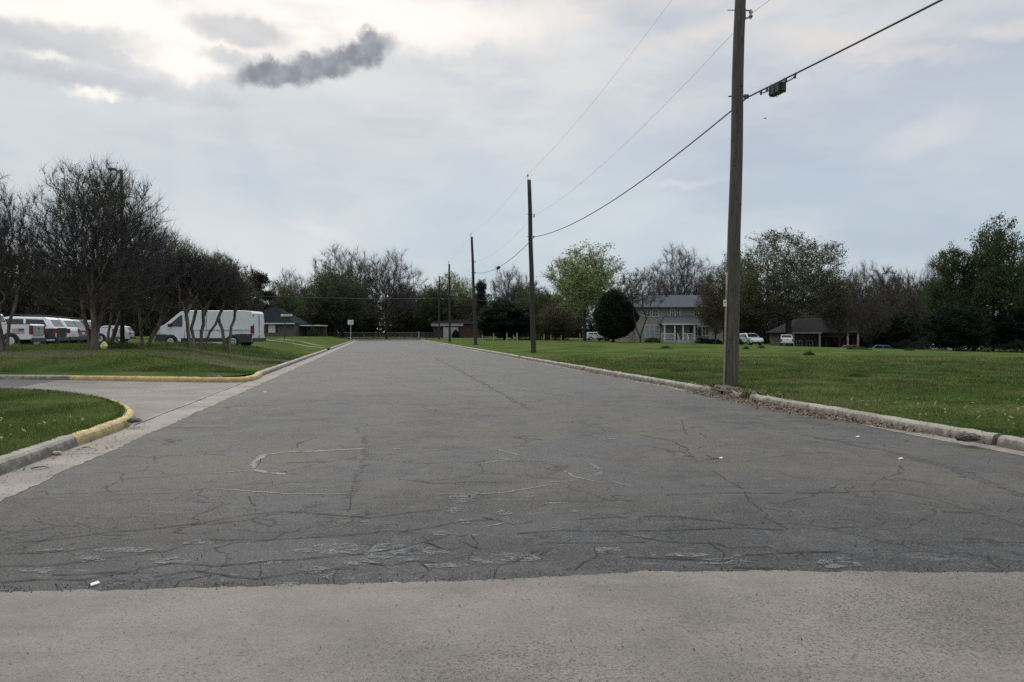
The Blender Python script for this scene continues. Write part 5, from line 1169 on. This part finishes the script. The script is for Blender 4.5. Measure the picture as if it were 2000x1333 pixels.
rear_at(suv, 105, 45.6, 2.42, 'white_paint', 'dark wagon with sky reflection painted white on its roof beside the white pickup', sc=1.05, two=True)  # white upper paint stands in for sky reflected on a dark car
rear_at(suv, 131, 48.8, 2.42, 'white_paint', 'white wagon with red tail lamp beyond the dark one', sc=1.05)
rear_at(suv, 150, 52.0, 2.42, 'dark_paint', 'dark wagon half hidden behind the largest tree trunk', sc=1.05)
rear_at(suv, 175, 55.5, 2.42, 'dark_paint', 'dark wagon seen between the trunks of the largest tree', sc=1.05)
rear_at(pickup, 226, 60.5, 2.92, 'white_paint', 'second white pickup, right of the largest trunk and smaller', sc=.95)
rear_at(suv, 262, 68, 2.42, 'silver_paint', 'farthest silver car, left of the white van front', sc=.85)
# small ones on the far right
def gx(px, Y): return D(px, 660, Y).x
def far(fn, px, Y, rz, *a, **kw): 
    X = gx(px, Y); return fn((X, Y, kw.pop('z', None) or gz(X, Y)), rz, *a, **kw)
G = 'vehicles at the far houses'
far(suv, 1465, 112, R_(-82), 'white_paint', 'white car facing us just right of the nearest pole', group=G)
far(pickup, 1536, 111, R_(72), 'white_paint', 'white pickup parked beneath the broad oak', group=G, sc=.85)
far(suv, 1712, 116, R_(175), 'blue_paint', 'blue car at the field edge right of the low house', group=G, sc=.85, rails=False)
far(suv, 1652, 119, R_(170), 'red_paint', 'red car in front of the low house posts', group=G, sc=.8, rails=False)
far(suv, 1186, 124, R_(60), 'white_paint', 'white car partly behind the clipped evergreen', group=G, sc=.95)
far(suv, 1165, 138, R_(5), 'white_paint', 'small white car between lime green tree trunk and egg-shaped evergreen', group=G, sc=.85)
far(suv, 1220, 118, R_(170), 'dark_paint', 'dark car beside the left wall of the tan house', group=G, sc=.9)
far(suv, 1848, 118, R_(20), 'white_paint', 'white car glimpsed under the right-hand trees', group=G, sc=1.0)
far(pickup, 1872, 122, R_(160), 'white_paint', 'white pickup glimpsed beneath the shorter green tree', group=G, sc=1.0)

# ------------------------------------------------------------------ houses
def window_on(e, x0, x1, z0, z1, y, mt='glass', fr='white', shutters=None, mull=1, bars=1, name='window', t=.05):
    mb = MB(); w_ = .07; mb.box(x0-w_, x1+w_, y-.06, y+.02, z1, z1+w_); mb.box(x0-w_, x1+w_, y-.09, y+.02, z0-w_, z0); mb.box(x0-w_, x0, y-.06, y+.02, z0, z1); mb.box(x1, x1+w_, y-.06, y+.02, z0, z1)
    for k in range(mull): xm = x0+(x1-x0)*(k+1)/(mull+1); mb.box(xm-.025, xm+.025, y-.055, y+.02, z0, z1)
    for k in range(bars): zm = z0+(z1-z0)*(k+1)/(bars+1); mb.box(x0, x1, y-.05, y+.015, zm-.02, zm+.02)
    f = mb.build(name, M[fr], e); mb = MB(); mb.box(x0, x1, y-.03, y+.01, z0, z1); mb.build('pane', M[mt], f)
    if shutters:
        for sx in (x0-w_-.42, x1+w_+.02):
            mb = MB(); mb.box(sx, sx+.4, y-.045, y+.01, z0-.05, z1+.05); mb.build('shutter', M[shutters], e)
    return f
def hip_roof(mb, x0, x1, y0, y1, z0, z1, ridge_in, t=.12):
    xa, xb = x0+ridge_in, x1-ridge_in; ym = (y0+y1)/2
    v = [(x0, y0, z0), (x1, y0, z0), (x1, y1, z0), (x0, y1, z0), (xa, ym, z1), (xb, ym, z1)]; k = len(mb.v); mb.v += v
    mb.f += [tuple(k+i for i in q) for q in ((0, 1, 5, 4), (1, 2, 5), (2, 3, 4, 5), (3, 0, 4), (3, 2, 1, 0))]
# tan two-storey house with porch
Y = 106.0; zb = 0.0; X0 = D(1243, 668, Y).x; X1 = D(1412, 668, Y).x; L = X1-X0; sY = Y/FPX
e = empty('tan_house', (X0, Y, zb), 0, 'two-storey tan brick house with white porch posts and grey roof', 'house')
def hx(px): return (px-1243)*sY
def hz(py): return D(1300, py, Y).z-zb
ev = hz(601); mb = MB(); mb.box(0, L, 0, 8, -.6, ev); mb.build('wall', M['brick_tan'], e)
mb = MB(); hip_roof(mb, -.5, L+.5, -.5, 8.5, ev+.002, hz(579)+.35, 1.2); rf = mb.build('roof', M['roof_grey'], e)
mb = MB(); mb.box(-.52, L+.52, -.56, -.48, ev-.10, ev+.06); mb.build('fascia', M['darkmetal'], rf)
mb = MB(); mb.box(-2.3, -.004, 1.5, 7.5, -.6, hz(622)); mb.build('side_wing', M['brick_yellow'], e)
mb = MB(); mb.prism([(1.2, hz(622)+.003), (7.8, hz(622)+.003), (4.5, hz(606))], 'x', -2.5, -.006); mb.build('wing_roof', M['roof_grey'], e)
window_on(e, -1.6, -.9, 1.0, 2.0, 1.5)
window_on(e, hx(1259), hx(1269), hz(618), hz(606), 0); window_on(e, hx(1275), hx(1285), hz(618), hz(606), 0)
window_on(e, hx(1310), hx(1317), hz(618), hz(604), 0, shutters=None); window_on(e, hx(1320), hx(1327), hz(618), hz(604), 0)
window_on(e, hx(1356), hx(1364), hz(618), hz(606), 0); window_on(e, hx(1260), hx(1287), hz(659), hz(636), 0, mt='blind', mull=2, bars=2); window_on(e, hx(1354), hx(1362), hz(656), hz(640), 0, shutters='black'); window_on(e, hx(1372), hx(1384), hz(656), hz(638), 0, mull=1)
mb = MB(); mb.box(hx(1314), hx(1322), -.03, .05, hz(664), hz(636)); dr = mb.build('front_door', M['door_red'], e)
px0, px1 = hx(1290), hx(1357); zp = hz(633)
mb = MB(); mb.v = [(px0-.3, -2.6, zp), (px1+.3, -2.6, zp), (px1+.3, -.0, zp), (px0-.3, 0, zp), (px0+.6, -.004, hz(617)), (px1-.3, -.004, hz(617))]; mb.f = [(0, 1, 5, 4), (1, 2, 5), (3, 0, 4), (3, 2, 1, 0), (2, 3, 4, 5)]
pr = mb.build('porch_roof', M['roof_grey'], e); mb = MB(); mb.box(px0-.3, px1+.3, -2.64, -2.602, zp-.16, zp+.02); mb.build('beam', M['white'], pr)
mb = MB(); mb.box(px0-.1, px1+.1, -2.5, -.004, -.3, .5); mb.build('porch_floor', M['house_concrete'], e)
for px in (1298, 1318, 1334, 1356.5):
    mb = MB(); x_ = (px-1243)*(Y-2.4)/FPX*1.0+ (D(1243, 668, Y-2.4).x-X0); mb.box(x_-.09, x_+.09, -2.45, -2.27, .5, zp-.16); mb.build('porch_post', M['white'], e)
for a, c in ((1292, 1317), (1336, 1356)):
    xa, xb = [(q-1243)*(Y-2.4)/FPX+(D(1243, 668, Y-2.4).x-X0) for q in (a, c)]; mb = MB(); mb.box(xa, xb, -2.40, -2.34, 1.35, 1.42); mb.box(xa, xb, -2.40, -2.34, .62, .67)
    for t in np.arange(xa, xb, .16): mb.box(t, t+.05, -2.39, -2.35, .67, 1.35)
    mb.build('railing', M['white'], e)
mb = MB()
for k in range(3): mb.box(hx(1320)-.1, hx(1335)-.1, -2.5-.35*(k+1), -2.504-.35*k, -.3, .5-.17*(k+1))
mb.build('steps', M['house_concrete'], e)
for px in (1319, 1337):
    x_ = hx(px)-.25; mb = MB(); mb.tube([(x_, -2.5, 1.4), (x_, -3.5, .75)], .035, 6); mb.tube([(x_, -3.5, .75), (x_, -3.5, -.1)], .035, 6)
    for t in (.25, .5, .75): mb.tube([(x_, -2.5-t, 1.4-.65*t), (x_, -2.5-t, .2)], .02, 5)
    mb.build('stair_rail', M['white'], e)
# low house on the right
Y = 124.0; zb = -1.95; X0 = D(1540, 680, Y).x; X1 = D(1722, 680, Y).x; L = X1-X0; sY = Y/FPX
e = empty('low_house', (X0, Y, zb), 0, 'long low brick house with white posts under the oak and bare trees', 'house')
def hx(px): return (px-1540)*sY
ev = D(1600, 650, Y).z-zb; tp = D(1600, 622, Y+5).z-zb
mb = MB(); mb.box(0, L, 0, 9, -.8, ev); mb.build('wall', M['brick_dim'], e)
mb = MB(); hip_roof(mb, -.6, L+.6, -1.6, 9.6, ev+.003, tp, 3.5); rf = mb.build('roof', M['roof_brown'], e)
mb = MB(); mb.box(-.6, hx(1597), -1.66, -1.602, ev-.15, ev+.06); mb.build('fascia', M['white'], rf)
for px in (1543, 1594, 1648, 1668):
    mb = MB(); mb.box(hx(px)-.14, hx(px)+.14, -1.5, -1.22, 0, ev); mb.build('post', M['white'], e)
for a, c in ((1598, 1612), (1616, 1640), (1651, 1664), (1673, 1700)):
    mb = MB(); mb.box(hx(a), hx(c), -.03, .02, .1, 2.7); mb.build('dark_opening', M['glass'], e)
window_on(e, hx(1556), hx(1566), .9, 2.1, 0); window_on(e, hx(1576), hx(1586), .9, 2.1, 0)
# dark-roofed house beyond the van
Y = 138.0; X0 = D(470, 657, Y).x; X1 = D(574, 657, Y).x; L = X1-X0; zb = .80; sY = Y/FPX
e = empty('dark_roofed_house', (X0, Y, zb), 0, 'grey brick house with dark hip roof beside the white van', 'house')
def hx(px): return (px-470)*sY
ev = D(540, 632, Y).z-zb; mb = MB(); mb.box(0, L, 0, 9, -.6, ev); mb.build('wall', M['brick_grey'], e)
mb = MB(); hip_roof(mb, -.6, L+.4, -.7, 9.6, ev+.003, D(540, 602, Y+4.5).z-zb, 4.4); rf = mb.build('roof', M['roof_dark'], e)
mb = MB(); mb.box(-.6, L+.4, -.76, -.702, ev-.12, ev+.06); mb.build('fascia', M['white'], rf)
window_on(e, hx(525), hx(537), .75, 2.1, 0, shutters='black', mt='clearlamp'); window_on(e, hx(492), hx(502), .75, 2.1, 0, shutters='black')
# carport
Y = 144.0; X0 = D(583, 656, Y).x; X1 = D(632, 656, Y).x; L = X1-X0; zb = .8
e = empty('carport', (X0, Y, zb), 0, 'low flat-roofed carport right of the dark-roofed house', 'carport'); ev = D(600, 635.5, Y).z-zb
mb = MB(); mb.box(0, L, -3, 3, ev-.18, ev); mb.build('flat_roof', M['white'], e)
mb = MB(); mb.box(.1, L-.1, 2.6, 2.8, -.3, ev-.185); mb.build('back_wall', M['brick_dim'], e)
mb = MB(); mb.box(.3, 1.6, 2.52, 2.598, 0, ev-.4); mb.build('door', M['door_blue'], e)
for x_ in (.1, L*.5, L-.2):
    mb = MB(); mb.box(x_, x_+.1, -2.8, -2.7, -.3, ev-.185); mb.build('post', M['darkmetal'], e)
# brick garage at the street end
Y = 170.0+9; X0 = D(846, 662, Y).x; X1 = D(940, 662, Y).x; L = X1-X0; zb = .3; sY = Y/FPX
e = empty('brick_garage', (X0, Y, zb), 0, 'red brick building with two pale doors behind the far poles', 'garage')
def hx(px): return (px-846)*sY
ev = D(880, 633, Y).z-zb; mb = MB(); mb.box(0, L, 0, 7, -.6, ev); mb.build('wall', M['brick_red'], e)
mb = MB(); mb.prism([(-.6, ev+.003), (7.6, ev+.003), (3.5, D(880, 624, Y+3.5).z-zb)], 'x', -.4, L+.4); rf = mb.build('roof', M['roof_brown'], e)
mb = MB(); mb.box(-.4, hx(905), -.66, -.604, ev-.55, ev+.05); mb.build('fascia', simple('faded_fascia', (.30, .30, .30), .7), rf)
for a, c, m_ in ((866, 878, 'white'), (881, 895, 'white')):
    mb = MB(); mb.box(hx(a), hx(c), -.05, .02, 0, 2.5); gd = mb.build('garage_door', M['silver_paint'], e)
    mb = MB()
    for zz in (.6, 1.2, 1.8): mb.box(hx(a), hx(c), -.058, -.052, zz, zz+.03)
    mb.build('panel_lines', M['trim'], gd)
e2 = empty('shrub', (D(890, 655, 178).x, 177.6, .3), 0, 'dark round shrub against the right garage door', 'shrub')
def bush(e, r, h, cnt, mt, seed, sz=.12, thick=.3):
    rs = np.random.RandomState(seed); d = rs.normal(size=(cnt, 3)); d /= np.linalg.norm(d, axis=1, keepdims=True); d[:, 2] = np.abs(d[:, 2]); lump = 1+.18*np.sin(d[:, 0]*6+seed)*np.sin(d[:, 1]*5)
    q = d*(1-rs.rand(cnt, 1)**2*thick-.0)*lump[:, None]*[r, r, h]; a = rs.normal(size=(cnt, 3)); a /= np.linalg.norm(a, axis=1, keepdims=True); b_ = np.cross(a, rs.normal(size=(cnt, 3))); b_ /= np.linalg.norm(b_, axis=1, keepdims=True)
    V = np.stack([q-a*sz, q-b_*sz*.5, q+a*sz, q+b_*sz*.5], 1).reshape(-1, 3)
    o = link('foliage', np_mesh('foliage', [(V, np.arange(4*cnt).reshape(-1, 4), 0)], [M[mt]]), e); mb = MB()
    for k in range(5): t = k*1.25; mb.tube([(0, 0, -.1), (r*.5*math.cos(t), r*.5*math.sin(t), h*.6)], [.03, .012], 5)
    mb.build('stem', M['bark_dark'], e)
bush(e2, .85, 1.7, 1500, 'leaf_dark', 1)
for k, (px, Y, r, h, mt, lab) in enumerate([(612, 141, 1.0, 2.0, 'leaf_green', 'bright green shrub standing in the carport opening'), (232, 35.5, 1.0, .35, 'weed_leaf', 'low dark green shrub right of the largest tree'),
        (1275, 104, 1.0, .7, 'leaf_olive', 'low shrub under the big window of the tan house'), (1372, 104, 1.3, .8, 'leaf_dark', 'dark hedge shrub under the right windows of tan house'), (1395, 104.5, 1.2, .7, 'leaf_dark', 'dark hedge shrub at the right corner of tan house'),
        (1590, 121, 1.1, 1.0, 'leaf_dark', 'dark shrub beside the second post of the low house'), (1625, 121, 1.2, .8, 'leaf_dark', 'dark shrub between the middle posts of low house'), (1900, 92, 1.8, 1.3, 'leaf_dark', 'dark bush beneath the tall green tree'), (1990, 90, 2.0, 1.5, 'leaf_dark', 'dark bush at the right edge of the field'),
        (655, 160, 2.0, 2.3, 'leaf_pine', 'grey green bush right of the carport'), (1430, 110, 1.6, 1.2, 'leaf_dark', 'dark bush at the foot of the russet tree by nearest pole'),
        (1055, 128, 2.0, 1.6, 'leaf_olive', 'olive bush right of the second pole'), (1085, 128, 2.2, 1.5, 'leaf_rust', 'brown bush under the low brownish tree'), (1030, 128, 2.0, 1.6, 'leaf_dark', 'dark bush left of the second pole'), (1770, 112, 2.4, 1.6, 'leaf_dark', 'dark bush right of the blue car'), (1815, 108, 2.6, 1.8, 'leaf_dark', 'dark bush left of the right-hand trees')]):
    X = gx(px, Y); e = empty('shrub', (X, Y, gz(X, Y)-.05), 0, lab, 'shrub', 'shrubs round the houses and trees'); bush(e, r, h, 1400 if r > .9 else 800, mt, 200+k, .10 if Y > 60 else .05)
# clumps of coarse grass in the field
for k, (px, py, w_, lab) in enumerate([(1580, 694, 12, 'small dark grass clump left of centre in the field'), (1672, 738, 26, 'widest dark grass clump in the middle of the field'), (1457, 683, 8, 'small grass clump just right of nearest pole'), (1487, 680, 8, 'faint grass clump under the white car'),
        (1680, 683, 22, 'long low grass clump before the low house'), (1660, 683, 8, 'tiny grass clump left of the long low one'), (1775, 685, 10, 'small grass clump under the dark bushes'), (1995, 702, 16, 'dark grass clump at the right picture edge'), (1470, 745, 22, 'spreading grass clump beside the foot of nearest pole'), (1300, 681, 14, 'low weedy clump in front of the tan house')]):
    z_ = .1; 
    for _ in range(5): q = W(px, py, z_); z_ = lawn_z(q.x, q.y)
    rs = np.random.RandomState(300+k); r = w_/FPX*q.y; kk = 900; a = rs.rand(kk)*6.28; rr = np.sqrt(rs.rand(kk)); Pn = np.stack([np.cos(a)*rr*r, np.sin(a)*rr*r*.8, np.zeros(kk)-.02], 1)
    V_, F_ = blades(Pn, np.full(kk, .10 if q.y < 40 else .22)*(1.2-rr), np.full(kk, .03 if q.y < 40 else .06), rs, .5)
    o_ = setp(link('grass_clump', np_mesh('grass_clump', [(V_, F_, 0)], [M['weed_leaf']])), lab, 'grass clump', 'coarse grass clumps in the field'); o_.location = (q.x, q.y, z_)

# ------------------------------------------------------------------ signs, fences, small things
B = D(556, 669, 68); zb = lz(B.x, B.y); e = empty('one_way_sign', (B.x, B.y, zb), 0, 'black one way sign with white left arrow on a thin post', 'sign')
zt = D(556, 611.5, 68).z-zb; mb = MB(); mb.tube([(0, 0, -.2), (0, 0, zt)], .035, 8); mb.build('post', M['darkmetal'], e)
mb = MB(); mb.box(-.40, .75, -.06, -.045, zt-.42, zt+.0); pl = mb.build('plate', M['black_sign'], e, bevel=.004)
mb = MB(); z0 = zt-.21; mb.prism([(-.36, z0), (-.18, z0+.16), (-.18, z0+.09), (.70, z0+.09), (.70, z0-.09), (-.18, z0-.09), (-.18, z0-.16)], 'y', -.066, -.061); mb.build('arrow', M['white_sign'], pl)
tcu = bpy.data.curves.new('txt', 'FONT'); tcu.body = 'ONE WAY'; tcu.size = .15; tcu.extrude = .001; tcu.align_x = 'CENTER'; tcu.align_y = 'CENTER'
tob = bpy.data.objects.new('lettering_source', tcu); COL.objects.link(tob); bpy.context.view_layer.update()
tme = bpy.data.meshes.new_from_object(tob.evaluated_get(bpy.context.evaluated_depsgraph_get())); bpy.data.objects.remove(tob); tme.materials.clear(); tme.materials.append(M['black_sign'])
lo = link('lettering', tme, pl); lo.location = (.24, -.069, z0); lo.rotation_euler = (math.pi/2, 0, 0)
B = D(685, 660, 120); zb = lz(B.x, B.y); e = empty('square_sign', (B.x, B.y, zb), 0, 'white square sign on a post at the street end', 'sign'); zt = D(685, 625.5, 120).z-zb
mb = MB(); mb.box(-.06, .06, -.04, .04, -.2, zt); mb.build('post', M['metal'], e)
mb = MB(); mb.box(-.44, .44, -.07, -.045, zt-.72, zt); pl = mb.build('plate', M['white_sign'], e)
mb = MB(); mb.box(-.10, -.03, -.076, -.071, zt-.55, zt-.2); mb.box(.05, .28, -.076, -.071, zt-.32, zt-.22); mb.box(.05, .28, -.076, -.071, zt-.52, zt-.42); mb.build('marks', M['trim'], pl)
# chain link fence at street end
Y = 183.; X0 = D(640, 650, Y).x; X1 = D(850, 650, Y).x; e = empty('chain_link_fence', (X0, Y, .25), 0, 'chain link fence across the end of the street', 'fence'); L = X1-X0
mb = MB(); mb.face([(0, 0, 0), (L, 0, 0), (L, 0, 1.25), (0, 0, 1.25)]); mb.build('mesh_panel', M['chain'], e, fix=False)
mb = MB(); mb.tube([(0, 0, 1.27), (L, 0, 1.27)], .035, 6); mb.build('top_rail', M['metal'], e)
for t in np.linspace(0, L, 10):
    mb = MB(); mb.tube([(t, .03, -.2), (t, .03, 1.33)], .045, 6); mb.build('fence_post', M['metal'], e)
mb = MB(); gxx = D(818, 650, Y).x-X0; mb.box(gxx-.12, gxx+.12, -.1, .1, -.1, 1.5); mb.build('gate_post', M['white'], e)
# posts of a broken white fence right of the third pole
G = 'white fence posts beyond the field'
for k, (px, t_, w_, lab) in enumerate([(964, 652, .14, 'single white post left of the white gate'), (990, 651, .16, 'left upright of the pale gate beyond field'), (1010, 651, .2, 'right upright of the pale gate beyond field'), (1003, 654, .1, 'thin upright inside the pale gate'), (1062, 654, .12, 'leaning white post right of the second pole'), (1076, 655, .12, 'white post farther right of the second pole'), (1096, 655, .12, 'pale bluish post before the white car'), (1133, 652, .12, 'white post under the lime green tree'), (942, 654, .1, 'short pale post right of the third pole')]):
    Y = 122.; X = gx(px, Y); z0 = gz(X, Y); H = D(px, t_, Y).z-z0; mb = MB(); mb.box(-w_/2, w_/2, -w_/2, w_/2, -.1, H); mb.box(-w_/2-.02, w_/2+.02, -w_/2-.02, w_/2+.02, H, H+.04)
    o_ = setp(mb.build('fence_post', M['faded']), lab, 'post', G); o_.location = (X, Y, z0); o_.rotation_euler = (0, .06*(k == 4), 0)
# dark rail fence below the right-hand trees
X0 = gx(1790, 104); X1 = gx(2040, 100); e = empty('wire_fence', (X0, 104, gz(X0, 104)), math.atan2(-3, X1-X0), 'low dark wire fence beneath the right-hand trees', 'fence'); L = X1-X0
mb = MB()
for zz in (.35, .7, 1.05): mb.tube([(0, 0, zz), (L, 0, zz)], .012, 5)
mb.build('strands', M['darkmetal'], e)
for t in np.linspace(0, L, 9):
    mb = MB(); mb.tube([(t, 0, -.3), (t, 0, 1.15)], .05, 6); mb.build('fence_post', M['bark_dark'], e)
# bag, stone, paper, branch
B = D(203, 682, 32.3); zb = lz(B.x, B.y); bm = bmesh.new(); bmesh.ops.create_icosphere(bm, subdivisions=3, radius=1)
for v_ in bm.verts:
    c = v_.co; s_ = 1+.16*math.sin(c.x*7+c.z*5)*math.sin(c.y*6); top_ = max(0, c.z); c.x *= .15*s_*(1-.75*top_); c.y *= .12*s_*(1-.7*top_); c.z = (c.z*.5+.5)*.34*s_
    if v_.co.z < .03: v_.co.x *= 1.4
me = bpy.data.meshes.new('plastic_bag'); bm.to_mesh(me); bm.free(); me.materials.append(M['yellow_bag']); o_ = setp(link('plastic_bag', me), 'pale yellow plastic bag lying at the foot of the largest tree', 'bag'); o_.location = (B.x, B.y, zb-.02)
q = W(109, 890); rs_ = random.Random(4); bm = bmesh.new(); bmesh.ops.create_icosphere(bm, subdivisions=2, radius=1)
for v_ in bm.verts: v_.co = Vector((v_.co.x*.07, v_.co.y*.045, v_.co.z*.03+.02))*rs_.uniform(.8, 1.15)
me = bpy.data.meshes.new('stone'); bm.to_mesh(me); bm.free(); me.materials.append(simple('tan_stone', (.42, .32, .22), .8)); o_ = setp(link('stone', me), 'small tan stone lying in the left gutter', 'stone'); o_.location = (q.x, q.y, .006)
for px, py, an, lab, sz in [(185, 1145, .9, 'white paper scrap on the dark asphalt near the pavement edge', .026), (1408, 897, .1, 'tiny pale scrap on the right half of the street', .02), (1759, 898, .1, 'pale scrap near the right kerb', .028), (1675, 855, 0, 'small white fleck near the right kerb litter', .028), (517, 767, 0, 'white fleck on the street near the yellow corner', .05)]:
    q = W(px, py); mb = MB(); mb.face([(-sz, -.012, 0), (sz, -.010, .004), (sz*.9, .012, .012), (-sz*.8, .010, .006)]); mb.v += [(a, b__, c-.003) for a, b__, c in mb.v]; mb.f.append((7, 6, 5, 4)); mb.f += [(i, (i+1) % 4, 4+(i+1) % 4, 4+i) for i in range(4)]
    o_ = setp(mb.build('paper_scrap', M['paper']), lab, 'litter', 'paper scraps on the street'); o_.location = (q.x, q.y, .012); o_.rotation_euler = (0, 0, an)
# broken lump of kerb and rubble at the yellow corner
rs_ = random.Random(8)
for px, py, r, lab in [(418, 739, .16, 'dark crumbled lump of concrete on the far yellow kerb'), (262, 824, .07, 'crumbled chip at the nose of the near yellow kerb'), (1890, 858, .1, 'dark clod blocking the broken right kerb')]:
    q = W(px, py, .1); bm = bmesh.new(); bmesh.ops.create_icosphere(bm, subdivisions=3, radius=1)
    for v_ in bm.verts: v_.co = Vector((v_.co.x*r*1.5, v_.co.y*r, v_.co.z*r*.55))*rs_.uniform(.82, 1.2)
    me = bpy.data.meshes.new('rubble'); bm.to_mesh(me); bm.free(); me.materials.append(simple('crumbled_concrete', (.085, .075, .065), .9, .5, 14)); o_ = setp(link('rubble', me), lab, 'rubble'); o_.location = (q.x, q.y, .12)
# sticks
for k, (a, c, lab) in enumerate([((262, 818), (284, 826), 'dry twig beside the nose of near yellow kerb'), ((318, 712), (352, 716), 'pale dry stick on the soil under the trees'), ((160, 875), (180, 877), 'short twig in the left gutter below the near kerb'), ((60, 915), (98, 914), 'thin dry twig lying in left gutter at picture edge')]):
    z_ = .02 if k != 1 else .35
    A = W(*a, z_); B = W(*c, z_); mb = MB(); m_ = A.lerp(B, .5)+Vector((0, .05, .01)); mb.tube([(0, 0, 0), tuple(m_-A), tuple(B-A)], [.008, .006, .003], 5); o_ = setp(mb.build('twig', M['bark_myrtle']), lab, 'twig'); o_.location = A
